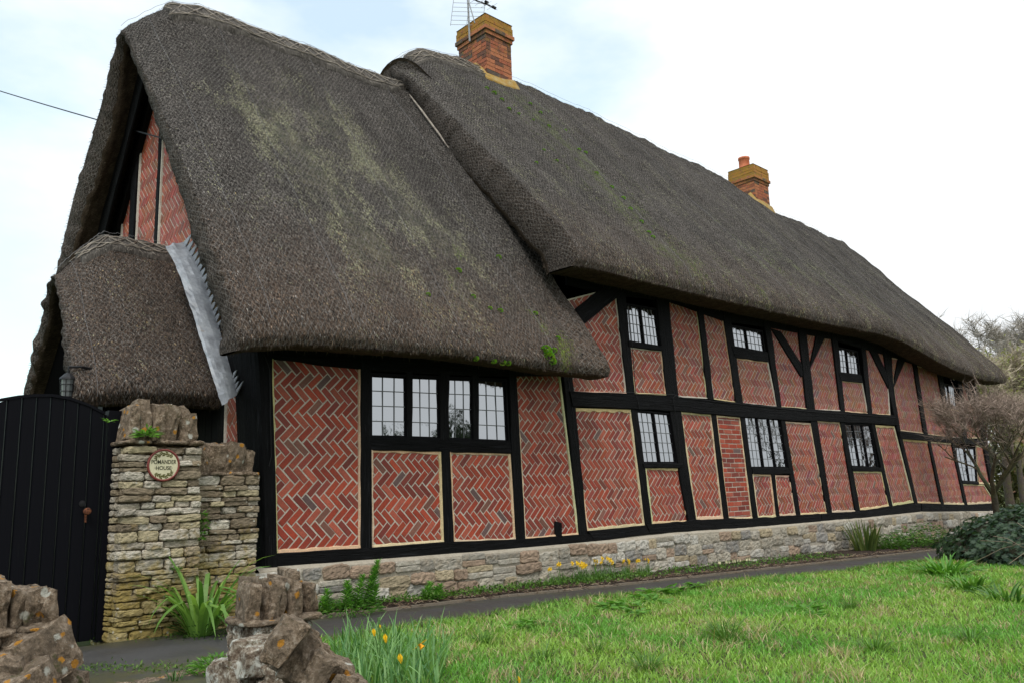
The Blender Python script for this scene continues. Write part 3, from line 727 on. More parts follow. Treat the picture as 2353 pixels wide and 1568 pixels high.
# ------------------------------------------------------------------ thatch
def catmull(P,t):
    n=len(P)-1;s=min(max(t,0),.999999)*n;i=int(s);u=s-i
    p0=P[max(i-1,0)];p1=P[i];p2=P[i+1];p3=P[min(i+2,n)]
    return .5*((2*p1)+(-p0+p2)*u+(2*p0-5*p1+4*p2-p3)*u*u+(-p0+3*p1-3*p2+p3)*u**3)
class Roof:pass
def thatch(name,sections,nu,nv,t,masks,us=None,cap_t=.02,seed=0.,bumpy=.035,fib=40000,front=.52,netw=.05):
    S=np.array(sections,dtype=float)        # (nsec,nctl,3)
    ns=S.shape[0]
    if us is None:us=np.linspace(0,1,ns)
    # resample v on every section by arc length of the middle section
    mid=S[ns//2]
    dense=np.array([catmull(mid,k/400) for k in range(401)]);ar=np.r_[0,np.cumsum(np.linalg.norm(np.diff(dense,axis=0),axis=1))];Lv=ar[-1]
    tv=np.interp(np.linspace(0,Lv,nv),ar,np.arange(401)/400)
    SV=np.array([[catmull(S[i],v) for v in tv] for i in range(ns)])     # (ns,nv,3)
    # u: cosine dense near ends
    tu=np.linspace(0,1,nu)
    O=np.empty((nu,nv,3))
    for k,u in enumerate(tu):
        i=int(min(np.searchsorted(us,u,side='right')-1,ns-2));f=(u-us[i])/(us[i+1]-us[i]);f=f*f*(3-2*f)*.35+f*.65
        O[k]=SV[i]*(1-f)+SV[i+1]*f
    du=np.gradient(O,axis=0);dv=np.gradient(O,axis=1);N=np.cross(du,dv);N/=np.linalg.norm(N,axis=2,keepdims=True)+1e-9
    if N[nu//2,nv//4,2]<0:N=-N
    Nz=N
    for k in range(nu):
        for j in range(nv):
            p=O[k,j]
            d=bumpy*MN.fractal(Vector((p[0]*1.1+seed,p[1]*.45,p[2]*.45)),.8,2.1,4)+.016*MN.noise(Vector((p[0]*7,p[1]*3,p[2]*3)))
            O[k,j]=p+N[k,j]*d
    arcu=np.r_[0,np.cumsum(np.linalg.norm(np.diff(O[:,nv//4],axis=0),axis=1))]
    arcv=np.linspace(0,Lv,nv)
    tt=t*(1-.6*np.exp(-(arcu[:,None]/.6)**2)*np.exp(-((arcv[None,:]-Lv/2)/1.)**2))
    I=O-N*tt[...,None]
    e=3
    vv=arcv/Lv
    # eave cut: inner edge pulled horizontally in
    jb=int(np.searchsorted(arcv,.6))
    for side in (0,1):
        ja=0 if side==0 else nv-1;je=jb if side==0 else nv-1-jb;sgn=1 if side==0 else -1
        Pin=O[:,ja]+np.array([0,sgn*t*.95,0.]);Pe=I[:,je].copy()
        Pe[:,2]=np.maximum(Pe[:,2],Pin[:,2]+.12);Pe[:,1]=np.maximum(Pe[:,1]*sgn,(Pin[:,1]+sgn*.04)*sgn)*sgn
        I[:,je]=Pe
        for q in range(jb):
            j=q if side==0 else nv-1-q;f=q/jb;I[:,j]=Pin*(1-f)+Pe*f
    V=[];UVs=[];Cm=[];Fq=[];mi=[]
    def push(A,uvs,cm):
        b=len(V);V.extend(A);UVs.extend(uvs);Cm.extend(cm);return b
    mcol=np.zeros((nu,nv,3))
    for k in range(nu):
        for j in range(nv):mcol[k,j]=masks(O[k,j],arcv[j],Lv)
    b0=push(O.reshape(-1,3),[(arcu[k],arcv[j]) for k in range(nu) for j in range(nv)],mcol.reshape(-1,3))
    for k in range(nu-1):
        for j in range(nv-1):
            a=b0+k*nv+j;Fq.append((a,a+nv,a+nv+1,a+1));mi.append(0)
    b1=push(I.reshape(-1,3),[(arcu[k],arcv[j]) for k in range(nu) for j in range(nv)],np.zeros((nu*nv,3)))
    for k in range(nu-1):
        for j in range(nv-1):
            a=b1+k*nv+j;Fq.append((a,a+1,a+nv+1,a+nv));mi.append(1)
    def rim(idx_o,idx_i,outdir,uvo,side=False):
        n=len(idx_o);rows=[idx_o]
        for r,(f,bul) in enumerate([(.12,.5),(.5,1.),(.88,.6)]):
            A=[];uvs=[]
            for q in range(n):
                po=np.array(V[idx_o[q]]);pi=np.array(V[idx_i[q]]);p=po*(1-f)+pi*f
                od=outdir[q];p=p+od*(cap_t*bul+.018*MN.noise(Vector((p[0]*8,p[1]*8,p[2]*8+seed))))
                A.append(p);uvs.append((f*t,uvo[q]) if side else (uvo[q],f*t))
            bb=push(A,uvs,[(0,0,.3)]*n);rows.append([bb+q for q in range(n)])
        rows.append(idx_i)
        for ri,(ra,rb) in enumerate(zip(rows,rows[1:])):
            for q in range(n-1):Fq.append((ra[q],ra[q+1],rb[q+1],rb[q]));mi.append(0 if side and ri<3 else 1)
    for k,sg in ((0,-1),(nu-1,1)):
        io=[b0+k*nv+j for j in range(nv)];ii=[b1+k*nv+j for j in range(nv)]
        rim(io,ii,[np.array([sg*2.4,0,0.])]*nv,arcv,True)
    for j,sg in ((0,-1),(nv-1,1)):
        io=[b0+k*nv+j for k in range(nu)];ii=[b1+k*nv+j for k in range(nu)]
        rim(io,ii,[np.array([0,sg*.2,-1.])*.5]*nu,arcu)
    roof=finish(name,V,Fq,['thatch','thatch_cut'],parent=house,root=house,col=Cm,midx=mi,uv=UVs,smooth=True)
    r=Roof();r.o=roof;r.O=O;r.N=N;r.nu=nu;r.nv=nv;r.Lv=Lv;r.arcu=arcu;r.arcv=arcv;r.I=I
    def S_(u,v):   # u,v in 0..1 -> point, normal, dirs
        a=min(max(u,0),.9999)*(nu-1);b=min(max(v,0),.9999)*(nv-1);i=int(a);j=int(b);f,g=a-i,b-j
        p=(O[i,j]*(1-f)+O[i+1,j]*f)*(1-g)+(O[i,j+1]*(1-f)+O[i+1,j+1]*f)*g
        return p,N[i,j]
    r.S=S_
    # reed ends: short stubs lying down the slope, part of the coat
    n=fib;uu=RNG.random(n);vv=RNG.random(n)*front
    iu=np.minimum((uu*(nu-1)).astype(int),nu-2);iv=np.minimum((vv*(nv-1)).astype(int),nv-2)
    fu=(uu*(nu-1)-iu)[:,None];fv=(vv*(nv-1)-iv)[:,None]
    P=(O[iu,iv]*(1-fu)+O[iu+1,iv]*fu)*(1-fv)+(O[iu,iv+1]*(1-fu)+O[iu+1,iv+1]*fu)*fv
    Nn=N[iu,iv];D=-(O[iu,iv+1]-O[iu,iv]);D/=np.linalg.norm(D,axis=1,keepdims=True)
    T=np.cross(D,Nn);D=D+T*RNG.normal(0,.25,(n,1))+Nn*RNG.uniform(.02,.35,(n,1));D/=np.linalg.norm(D,axis=1,keepdims=True)
    Ln=RNG.uniform(.02,.055,(n,1));Wd=RNG.uniform(.0014,.0035,(n,1))*np.where(RNG.random((n,1))<.2,1.9,1.)*(1+np.clip((P[:,:1]-8)*.07,0,1.2))
    A=P-T*Wd;B=P+T*Wd;Cc=P+D*Ln
    Vn=np.stack([A,B,Cc],1).reshape(-1,3)
    tone=RNG.beta(.8,3.2,n)[:,None]
    cl=np.array([.009,.008,.0075])*(1-tone)+np.array([.42,.39,.355])*tone
    mk_=mcol[iu,iv];lum=RNG.random((n,1))
    patch=np.array([MN.noise(Vector((p[0]*2.6,p[2]*1.3,3)))+.6*MN.noise(Vector((p[0]*7,p[2]*4,3))) for p in P])
    sel=(RNG.random(n)<np.clip(mk_[:,0]*1.25,0,.95)*np.clip((patch+.05)*3.6,0,1));cl=np.where(sel[:,None],np.array([.2,.21,.12])*(1-lum)+np.array([.42,.4,.27])*lum,cl)
    sel=(RNG.random(n)<np.clip(mk_[:,1]*.95,0,.85)*np.clip((patch-.03)*3.,0,1));cl=np.where(sel[:,None],np.array([.07,.12,.02])*(1-lum)+np.array([.22,.32,.05])*lum,cl)
    bsel=(RNG.random(n)<mk_[:,2]*.6);cl=np.where(bsel[:,None],cl*np.array([1.1,.86,.7]),cl)
    finish('reed_ends',Vn,np.arange(n*3).reshape(-1,3),'fibre',parent=roof,root=house,col=np.repeat(cl,3,axis=0))['kind']='stuff'
    # ragged fringe along the cut edges
    fr=[];fc=[]
    def fringe(P0,P1,dirn,cnt):
        for _ in range(cnt):
            f=random.random();p=P0*(1-f)+P1*f
            d=np.array(dirn)+np.array([jit(.3),jit(.3),jit(.3)]);d/=np.linalg.norm(d);l=random.uniform(.015,.05)
            s=np.array([jit(1),jit(1),jit(1)]);s=np.cross(d,s);s/=np.linalg.norm(s)+1e-9
            fr.extend([p-s*.0022,p+s*.0022,p+d*l]);tn=random.random()**2;c=(lerp(.03,.2,tn),lerp(.022,.16,tn),lerp(.016,.12,tn));fc.extend([c]*3)
    for k in range(nu-1):
        L_=np.linalg.norm(O[k+1,0]-O[k,0]);fringe(O[k,0],O[k+1,0],(0,-.3,-1),int(L_*90))
        fringe(I[k,0],I[k+1,0],(0,.1,-1),int(L_*40))
    for j in range(nv-1):
        L_=np.linalg.norm(O[0,j+1]-O[0,j])
        fringe(O[0,j],O[0,j+1],(-1,0,-.2),int(L_*70));fringe(I[0,j],I[0,j+1],(-.8,0,-.6),int(L_*90))
    finish('thatch_fringe',fr,np.arange(len(fr)).reshape(-1,3),'fibre',parent=roof,root=house,col=fc)
    return r
def gauss(px,py,pts,s):
    return max([math.exp(-((px-x)**2+(py-y)**2)/(2*s*s)) for x,y in pts]+[0])
def seg(px,py,a,b,s):
    dx,dy=b[0]-a[0],b[1]-a[1];t=max(0,min(1,((px-a[0])*dx+(py-a[1])*dy)/(dx*dx+dy*dy)));d=math.hypot(px-a[0]-dx*t,py-a[1]-dy*t)
    return math.exp(-d*d/(2*s*s))
# left (lower) roof. masks are laid out in (x, height) on the roof itself
LPROF=[(-.6,1.42),(-.64,1.53),(-.50,1.83),(-.1,2.38),(.5,3.2),(1.5,4.59),(2.4,5.84),(2.78,6.4),(3.0,6.62),(3.22,6.4),(3.6,5.84),(4.5,4.59),(5.5,3.2),(6.1,2.38),(6.5,1.83),(6.64,1.53),(6.6,1.42)]
def lsec(x,drop,xs=None,dz=0.):
    out=[]
    for y,z in LPROF:
        k=max(0,1-abs(y-3)/3.6);d=drop*(.12+.52*k**2.2)
        out.append((x if xs is None else xs(z),y,z-d+dz))
    return out
def lift(sec,a):
    return [(x,y,z+a*math.sin(math.pi*min(1,max(0,(y+.2)/3.2)))**.7) if y<3 else (x,y,z) for x,y,z in sec]
LS=[lsec(3.03,1.12),lsec(3.1,.96),lsec(3.3,.62),lsec(3.6,.2),lsec(4.0,.0),lsec(5.5,0.,dz=.03),lsec(6.5,0.,dz=0),lift(lsec(7.05,0.),.12),lift(lsec(7.3,0.),.42),lift(lsec(0,0.,lambda z:7.86-.14*(z-1.4)),.5)]
LXs=np.array([3.03,3.1,3.3,3.6,4.0,5.5,6.5,7.05,7.3,7.8]);
def lmask(p,av,Lv):
    x,y,z=p
    if y>3.2:return (0,0,.1)
    li=max(.9*seg(x,z,(4.3,4.6),(4.9,2.6),.45),.8*seg(x,z,(5.2,5.0),(6.0,3.),.45),.6*seg(x,z,(5.6,3.8),(5.9,2.2),.3),.35*seg(x,z,(3.9,3.4),(4.6,4.),.4))
    mo=max(gauss(x,z,[(7.05,1.62),(7.12,1.75),(6.9,1.95),(7.0,1.5)],.09),.75*gauss(x,z,[(6.0,2.6),(6.15,2.9),(5.7,2.4),(6.4,2.2),(6.8,2.2)],.07))
    br=max(0,min(1,(3.2-z)/1.4))*.8
    return (li,mo,br)
leftR=thatch('thatched_roof',LS,125,260,.36,lmask,us=(LXs-LXs[0])/(LXs[-1]-LXs[0]),fib=90000,seed=1.)
# main (higher) roof
EZ=[(7.0,2.77),(10,2.77),(13.3,2.80),(15,2.84),(16.6,2.88),(17.6,2.82),(18.5,2.67),(20,2.46),(22,2.38),(23.7,2.41)]
RZ=[(7.1,7.53),(8.5,7.63),(10,7.71),(11.6,7.71),(14.2,7.62),(17,7.53),(19.3,7.19),(22,7.12),(23.7,7.05)]
def msec(x,drop):
    e=interp(x,EZ);r=interp(x,RZ);out=[]
    for y,f,o in [(-.61,0,0),(-.65,0,.12),(-.52,0,.42),(-.1,0.,None),(.6,0,None),(1.6,0,None),(2.4,0,None),(2.78,0,None),(3.,0,None)]:
        if o is None:
            z0=e+.42;z=z0+(r-z0)*((y+.52)/3.52)
            if y>2.9:z-=.09
            if 2.7<y<2.9:z-=.06
            if 0<y<2.5:z+=.03
        else:z=e+o
        out.append((y,z))
    full=out+[(6-y,z) for y,z in out[-2::-1]]
    return [(x+.24*min(1,drop)*min(1,max(0,abs(y-3)-2)/1.5),y,z-drop*(.02+.62*max(0,1-abs(y-3)/3.6)**2.2)) for y,z in full]
MXs=[7.12,7.22,7.42,7.7,8.1,8.6,10,12,13.5,15,16.3,17.3,18.2,19.2,20.3,22,23.2,23.55,23.66]
MD=[.9,.76,.5,.2,.03]+[0]*11+[0,.15,.4]
def mmask(p,av,Lv):
    x,y,z=p
    if y>3.2:return (0,0,0)
    li=max(.55*seg(x,z,(9.3,6.8),(9.4,3.5),.35),.5*seg(x,z,(15,4.),(22,3.),.7),.35)
    mo=max(.7*seg(x,z,(9.35,6.9),(9.8,3.2),.5),.6*seg(x,z,(8.7,6.7),(9.0,4.6),.2),.5*seg(x,z,(9.8,3.4),(12,3.1),.25),.35*seg(x,z,(13,4),(22,3),.6))
    return (li,mo,max(0,min(1,(4.2-z)/1.4))*.6)
mainR=thatch('thatched_roof',[msec(x,d) for x,d in zip(MXs,MD)],300,220,.5,mmask,us=(np.array(MXs)-MXs[0])/(MXs[-1]-MXs[0]),fib=130000,seed=5.,bumpy=.05)
leftR.o['label']='lower thatched roof at the near end with drooping gable hood'
mainR.o['label']='higher long thatched roof carrying both chimneys'
# porch roof
PPR=[(.86,.98),(.78,1.1),(.92,1.32),(1.4,1.85),(1.9,2.4),(2.35,2.88),(2.6,3.04),(2.85,2.88),(3.3,2.4),(3.8,1.85),(4.28,1.32),(4.42,1.1),(4.34,.98)]
def psec(x,drop,sk=0.):
    return [(x+sk*(y-.8)*.1,y,z-drop*(.08+.5*max(0,1-abs(y-2.6)/1.9)**2)) for y,z in PPR]
PXs=[2.17,2.25,2.45,2.75,3.1,3.56]
porchR=thatch('porch_roof',[psec(2.17,.9,1),psec(2.25,.75,1),psec(2.45,.35,1),psec(2.75,0,.6),psec(3.1,0,.2),psec(3.56,.0)],50,130,.24,lambda p,a,l:(.05,.0,.7),us=(np.array(PXs)-PXs[0])/(PXs[-1]-PXs[0]),fib=19000,seed=9.,bumpy=.03,front=.6)
porchR.o['label']='small thatched roof over the side porch'
# ridge caps with criss-cross hazel spars
def ridgecap(r,u0,u1,wfrac,th=.045,zig=.22):
    nu,nv=r.nu,r.nv;ks=[k for k in range(nu) if u0<=k/(nu-1)<=u1];jm=(nv-1)/2;hw=wfrac/r.Lv*(nv-1)
    mb=MB();vs=[];uv=[];js=np.linspace(jm-hw,jm+hw,25)
    for k in ks:
        sc_=1+.05*math.sin(r.arcu[k]*7)
        for q,j in enumerate(js):
            jj=jm+(j-jm)*sc_;p,n=r.S(k/(nu-1),jj/(nv-1));e=0 if q in (0,24) else th*(.8 if q in (1,23) else 1)
            if k in (ks[0],ks[-1]):e=min(e,.0)
            pp=p+n*(e+.012*MN.noise(Vector(p*9)));vs.append(tuple(pp));uv.append((r.arcu[k],q*wfrac/12))
    m=25;fs=[(i*m+q,(i+1)*m+q,(i+1)*m+q+1,i*m+q+1) for i in range(len(ks)-1) for q in range(m-1)]
    mb.add(vs,fs,uv=uv,m=0)
    # spars
    def P(u,off):
        p,n=r.S(u,(jm+off/r.Lv*(nv-1))/(nv-1));return tuple(p+n*(th+.014))
    Lu=r.arcu[-1]
    for sgn in (-1,1):
        for off in (.16,wfrac-.1):
            uu=[u0+(u1-u0)*i/60 for i in range(61)];mb.tube([P(u,sgn*(off+.012*math.sin(u*60))) for u in uu],.008,4,m=1)
        n=int((u1-u0)*Lu/zig)
        for i in range(n):
            ua=u0+(u1-u0)*i/n;ub=u0+(u1-u0)*(i+1)/n
            mb.tube([P(ua+jit(.004),sgn*.16),P(ub+jit(.004),sgn*(wfrac-.1))],.007,4,m=1);mb.tube([P(ub+jit(.004),sgn*.16),P(ua+jit(.004),sgn*(wfrac-.1))],.007,4,m=1)
    for _ in range(int(160*(u1-u0)*Lu)):
        u=random.uniform(u0,u1);o=random.uniform(-wfrac,wfrac);p=P(u,o);p2=P(min(1,u+jit(.02)),o+math.copysign(random.uniform(.03,.1),o));
        mb.tube([p,tuple(np.array(p2)+np.array([jit(.02),0,random.uniform(0,.02)]))],.0025,3,m=1)
    c=mb.build('ridge_cap',['ridge_thatch','straw_spar'],parent=r.o,root=house,smooth=True)
ridgecap(leftR,.1,.93,.52);ridgecap(mainR,.02,.12,.5);ridgecap(porchR,.15,.97,.42,.04,.16)
# wire netting seams and the loose net standing off the verge
def seams(r,us_,v0=.02,v1=.5,rad=.0014):
    mb=MB()
    for u in us_:
        pts=[]
        for i in range(40):
            v=v0+(v1-v0)*i/39;p,n=r.S(u+.012*math.sin(i*.3)*.3,v);pts.append(tuple(p+n*.02))
        mb.tube(pts,rad,3,cap=False)
    uu=[i/120 for i in range(121)]
    for o in (.0,):
        pts=[]
        for u in uu:
            p,n=r.S(u,.5);pts.append((p[0],p[1],p[2]+.085+.02*MN.noise(Vector((u*40,0,0)))))
        mb.tube(pts,.0025,3,cap=False)
    mb.build('wire_netting',['wire'],parent=r.o,root=house)
seams(leftR,[.06,.24,.52,.8]);seams(mainR,[.16,.34,.5,.62,.7,.78,.85,.92]);seams(porchR,[.12,])
# moss cushions
def tufts(spots,name,label):
    mb=MB()
    for (p,n,s) in spots:
        for _ in range(70):
            d=Vector((random.gauss(0,1),random.gauss(0,1),random.gauss(0,1)));d.normalize()
            if d.dot(Vector(n))<0:d=-d
            q=Vector(p)+Vector((d.x*s,d.y*s,d.z*s*.8));t=d.orthogonal().normalized()*s*.25;b=d.cross(t)
            c=(random.uniform(.1,.22),random.uniform(.24,.4),.02);mb.add([q-t,q+t,q+d*s*.35+b*.2],[(0,1,2)],c=c)
            mb.add([q-b,q+b,q+d*s*.3],[(0,1,2)],c=c)
    return mb
spots=[]
def on_roof(r,x,z):
    # nearest front-slope vertex
    A=r.O[:,:r.nv//2];d=(A[...,0]-x)**2+(A[...,2]-z)**2;i,j=np.unravel_index(np.argmin(d),d.shape);return r.O[i,j],r.N[i,j]
def roofpx(r,px,py):
    from_=np.array(C);rd=np.array(ray(px,py));A=r.O[:,:r.nv//2]-from_;rd=rd/np.linalg.norm(rd);t=A@rd;d=np.linalg.norm(A-t[...,None]*rd,axis=2)
    i,j=np.unravel_index(np.argmin(d),d.shape);return r.O[i,j],r.N[i,j]
for px,py,s in [(1253,805,.05),(1262,822,.06),(1258,812,.05),(1268,830,.045),(1270,803,.035),(1244,802,.03),(1152,828,.035),(1165,832,.03),(1135,827,.03),(1143,593,.035),(1085,680,.03),(1052,624,.035),(984,674,.025),(1150,712,.03),(1122,707,.025),(1095,826,.03),(1230,720,.03),(1283,775,.03)]:
    p,n=roofpx(leftR,px,py);spots.append((p,n,s))
for px,py,s in [(1225,275,.03),(1330,345,.04),(1345,352,.04),(1300,300,.03),(1405,430,.04),(1430,455,.045),(1445,480,.04),(1490,535,.04),(1500,545,.04),(1120,205,.04),(1135,215,.05),(1150,230,.045),(1170,250,.04),(1190,262,.03),(1215,240,.04),(1240,262,.04),(1250,345,.03),(1278,368,.03),(1260,290,.04),(1230,375,.03),(1470,510,.04),(1370,400,.04)]:
    p,n=roofpx(mainR,px,py);spots.append((p,n,s*.8))
mm=tufts(spots,'moss','').build('moss',['leaf']);tag(mm,'small bright green moss cushions dotted over the thatch','moss',kind='stuff')
# ------------------------------------------------------------------ chimneys
def chimney(x0,x1,y0,y1,z0,zt,pot=None,courses=3,label=''):
    mb=MB();c2=[]
    def course(z,h,gr,lich):
        a0,a1,b0,b1=x0-gr,x1+gr,y0-gr,y1+gr
        off=random.choice((0,.5))
        for (p,q,ax) in (((a0,b0),(a1,b0),0),((a0,b1),(a1,b1),0),((a0,b0),(a0,b1),1),((a1,b0),(a1,b1),1)):
            L=(q[0]-p[0]) if ax==0 else (q[1]-p[1]);k=max(2,round(L/.225));w=L/k
            edges=[0]+[w*(i+ (off if k>1 else 0)) for i in range(0 if off else 1,k)]+[L]
            for s,e in zip(edges,edges[1:]):
                if e-s<.03:continue
                g=.005;d=.05;jj=jit(.003)
                if ax==0:
                    yy=p[1];lo=(p[0]+s+g,(yy-jj if yy==b0 else yy-d),z+g);hi=(p[0]+e-g,(yy+d if yy==b0 else yy+jj),z+h-g)
                else:
                    xx=p[0];lo=((xx-jj if xx==a0 else xx-d),p[1]+s+g,z+g);hi=((xx+d if xx==a0 else xx+jj),p[1]+e-g,z+h-g)
                r=random.random();c=(.42,.16,.08) if r<.35 else (.34,.11,.06) if r<.7 else (.15,.07,.05) if r<.9 else (.1,.08,.07)
                nf=len(mb.f);mb.box(lo,hi,c=c);c2.extend([lich]*(len(mb.f)-nf))
        mb.box((a0+.006,b0+.006,z),(a1-.006,b1-.006,z+h+.0005),c=(.2,.17,.13));c2.extend([lich*.8]*6)
    z=z0
    H=.075;top=zt-.03
    nb=int(round((top-z0)/H));H=(top-z0)/nb
    for i in range(nb):
        left=nb-1-i
        gr=0. if left>courses+1 else (.022 if left==courses+1 else (.05 if left==courses else .03 if left>0 else .02))
        course(z,H,gr,.9 if left<courses else (.5 if left<courses+2 else max(0,.35-.03*(left-courses)))*random.uniform(.6,1.1))
        z+=H
    o=mb.build('chimney',['chimney_brick'],parent=house,root=house,col2=np.array(c2))
    o['label']=label
    fl=MB()   # sloped mortar flaunching on top, and lead/mortar skirt where it leaves the thatch
    fl.add([(x0-.03,y0-.03,z),(x1+.03,y0-.03,z),(x1+.03,y1+.03,z),(x0-.03,y1+.03,z),(x0+.12,y0+.12,z+.05),(x1-.12,y0+.12,z+.05),(x1-.12,y1-.12,z+.05),(x0+.12,y1-.12,z+.05)],[(0,1,5,4),(1,2,6,5),(2,3,7,6),(3,0,4,7),(4,5,6,7)],c=(.3,.25,.15))
    fl.build('flaunching',['chimney_brick'],parent=o,root=house,col2=np.full(5,.9))
    return o,z
c1,zt1=chimney(9.02,9.64,2.74,3.5,6.9,8.52,courses=3,label='larger near chimney capped in yellow lichen')
c2_,zt2=chimney(18.22,18.92,2.86,3.55,6.6,8.12,courses=4,label='smaller far chimney with a terracotta pot')
mb=MB()
def lathe(mb,c,prof,n=20,**k):
    vs=[];fs=[]
    for r,z in prof:
        for j in range(n):
            a=2*math.pi*j/n;vs.append((c[0]+r*math.cos(a),c[1]+r*math.sin(a),c[2]+z))
    for i in range(len(prof)-1):
        for j in range(n):fs.append((i*n+j,i*n+(j+1)%n,(i+1)*n+(j+1)%n,(i+1)*n+j))
    mb.add(vs,fs,**k)
lathe(mb,(18.5,3.25,zt2),[(.15,0),(.14,.12),(.135,.3),(.15,.31),(.15,.36),(.12,.36),(.115,.2)]);mb.build('chimney_pot',['terracotta'],parent=c2_,root=house,smooth=True)
mb=MB();lathe(mb,(9.42,3.1,zt1),[(.1,0),(.1,.09),(.115,.09),(.115,.12),(.09,.13),(.09,.16),(.115,.165),(.11,.19),(.0,.2)],18);mb.build('cowl',['galvanised'],parent=c1,root=house,smooth=True)
# mortar skirts following the roof
for (x0,x1,y0,par) in ((9.02,9.64,2.74,c1),(18.22,18.92,2.86,c2_)):
    mb=MB()
    def top(y,x):return on_z(x,y)
    def on_z(x,y):
        A=mainR.O[:,:mainR.nv//2+1];d=(A[...,0]-x)**2+(A[...,1]-y)**2*3;i,j=np.unravel_index(np.argmin(d),d.shape);return A[i,j][2]
    path=[(x0-.02,3.02),(x0-.02,y0+.12),(x0-.02,y0-.02),(x0+.3,y0-.02),(x1+.02,y0-.02),(x1+.02,y0+.12),(x1+.02,3.02)]
    vs=[];n=[(-1,0),(-1,0),(-.7,-.7),(0,-1),(.7,-.7),(1,0),(1,0)]
    for (x,y),(ax,ay) in zip(path,n):
        z=on_z(x,y);w=.08;vs+=[(x-ax*.03,y-ay*.03,z+.13),(x+ax*w*.3,y+ay*w*.3,z+.11+jit(.01)),(x+ax*w*1.3,y+ay*w*1.3,on_z(x+ax*w,y+ay*w)+.02),(x+ax*w*1.3,y+ay*w*1.3,on_z(x+ax*w,y+ay*w)-.1)]
    fs=[(i*4+j,i*4+4+j,i*4+5+j,i*4+1+j) for i in range(len(path)-1) for j in range(3)]
    mb.add(vs,fs,c=(.36,.3,.16));mb.build('mortar_skirt',['chimney_brick'],parent=par,root=house,col2=np.full(len(fs),.75))
# ------------------------------------------------------------------ TV aerial
aer=thing('tv_aerial','grey television aerial with grid reflector fixed on the near chimney','aerial',(9.0,3.1,8.3))
def ak(name,mb,mat):return mb.build(name,[mat],parent=aer,root=aer)
ax,ay=8.97,3.12
mb=MB();mb.tube([(ax,ay,8.1),(ax-.03,ay,9.25)],.018,8);mb.tube([(ax+.03,ay-.12,8.42),(ax-.02,ay-.0,8.95)],.012,6);ak('mast',mb,'galvanised')
mb=MB();mb.tube([(ax-.02,ay,8.98),(ax+.34,ay-.30,8.78)],.013,6);mb.tube([(ax+.2,ay-.24,8.86),(ax+.28,ay-.2,8.9)],.03,6);mb.tube([(ax+.3,ay-.3,8.78),(ax+.36,ay-.34,8.74)],.03,6);ak('boom',mb,'black_iron')
mb=MB()
c0=Vector((ax-.03,ay-.02,8.72));hd=Vector((.8,-.42,.1)).normalized();vd=Vector((.12,-.05,1)).normalized()
for i in range(8):
    o=vd*(-.32+.09*i);mb.tube([c0+o-hd*.3,c0+o+hd*.3],.004,4)
for s in (-.3,.3,0):mb.tube([c0-vd*.34+hd*s,c0+vd*.46+hd*s],.005,4)
ak('reflector',mb,'galvanised')
mb=MB()
for i in range(4):
    q=Vector((ax+.08+.08*i,ay-.07-.07*i,8.93-.045*i));mb.tube([q-hd*.1+Vector((0,0,.07)),q,q-hd*.1-Vector((0,0,.07))],.004,4);mb.tube([q+hd*.1+Vector((0,0,.07)),q,q+hd*.1-Vector((0,0,.07))],.004,4)
ak('director',mb,'galvanised')
# ------------------------------------------------------------------ stone plinth of the house
def stonecol(kind):
    if kind=='plinth':b=random.choice([(.34,.31,.25),(.4,.37,.31),(.28,.26,.22),(.36,.3,.2),(.44,.42,.37),(.3,.22,.16),(.24,.23,.21)])
    else:b=random.choice([(.37,.33,.26),(.5,.46,.38),(.27,.22,.15),(.42,.36,.23),(.2,.16,.11),(.42,.38,.31)])
    f=random.uniform(.8,1.15);return tuple(v*f for v in b)
mb=MB()
def sill_z(x):  # underside of the sill beam
    return interp(x,[(W2(px,py)[0],W2(px,py)[1]) for px,py in [(598,1302),(852,1283),(1105,1264),(1398,1238),(1560,1220),(1700,1211),(1911,1193),(1978,1188),(2111,1174),(2290,1172)]])
x=3.5;seed=0
mb2=MB();
rows=4
xs=[3.5+i*.2 for i in range(102)]
for x in xs[:-1]:
    x2=x+.2;a=(x,-.07,-1.7);
    mb.add([(x,-.108,-1.75),(x2,-.108,-1.75),(x2,-.108,sill_z(x2)-.03),(x,-.108,sill_z(x)-.03),(x,-.02,sill_z(x)+.01),(x2,-.02,sill_z(x2)+.01)],[(0,1,2,3),(3,2,5,4)],c=(.4,.36,.29),m=1)
for r in range(rows+1):
    x=3.45+jit(.1)
    while x<23.7:
        far=x>13;w=random.uniform(.16,.4)
        top=sill_z(x+w/2)-.035;bot=G(x,0)-.08;h=(top-bot)/rows;zc=top-h*(r+.5)+.05*MN.noise(Vector((x*1.5,r,0)))+jit(.012)
        hh=h*random.uniform(.8,1.12)
        if random.random()<.2 and w>.2:
            for k in (0,1):rock(mb,(x+w/2,-.085,zc+(k-.5)*hh*.5),(w*1.,.1,hh*.5),n=4 if far else 6,amp=.05,seed=seed+k*.5,sq=9,col=stonecol('plinth'))
        else:rock(mb,(x+w/2,-.085+jit(.008),zc),(w*1.,.1+jit(.03),hh*1.),rot=(jit(.06),jit(.05),jit(.05)),n=5 if far else 9,amp=.085,seed=seed,sq=6.,freq=2.,col=stonecol('plinth'))
        seed+=1;x+=w+.008
hk('stone_plinth',mb,['plinth_stone','mortar'])
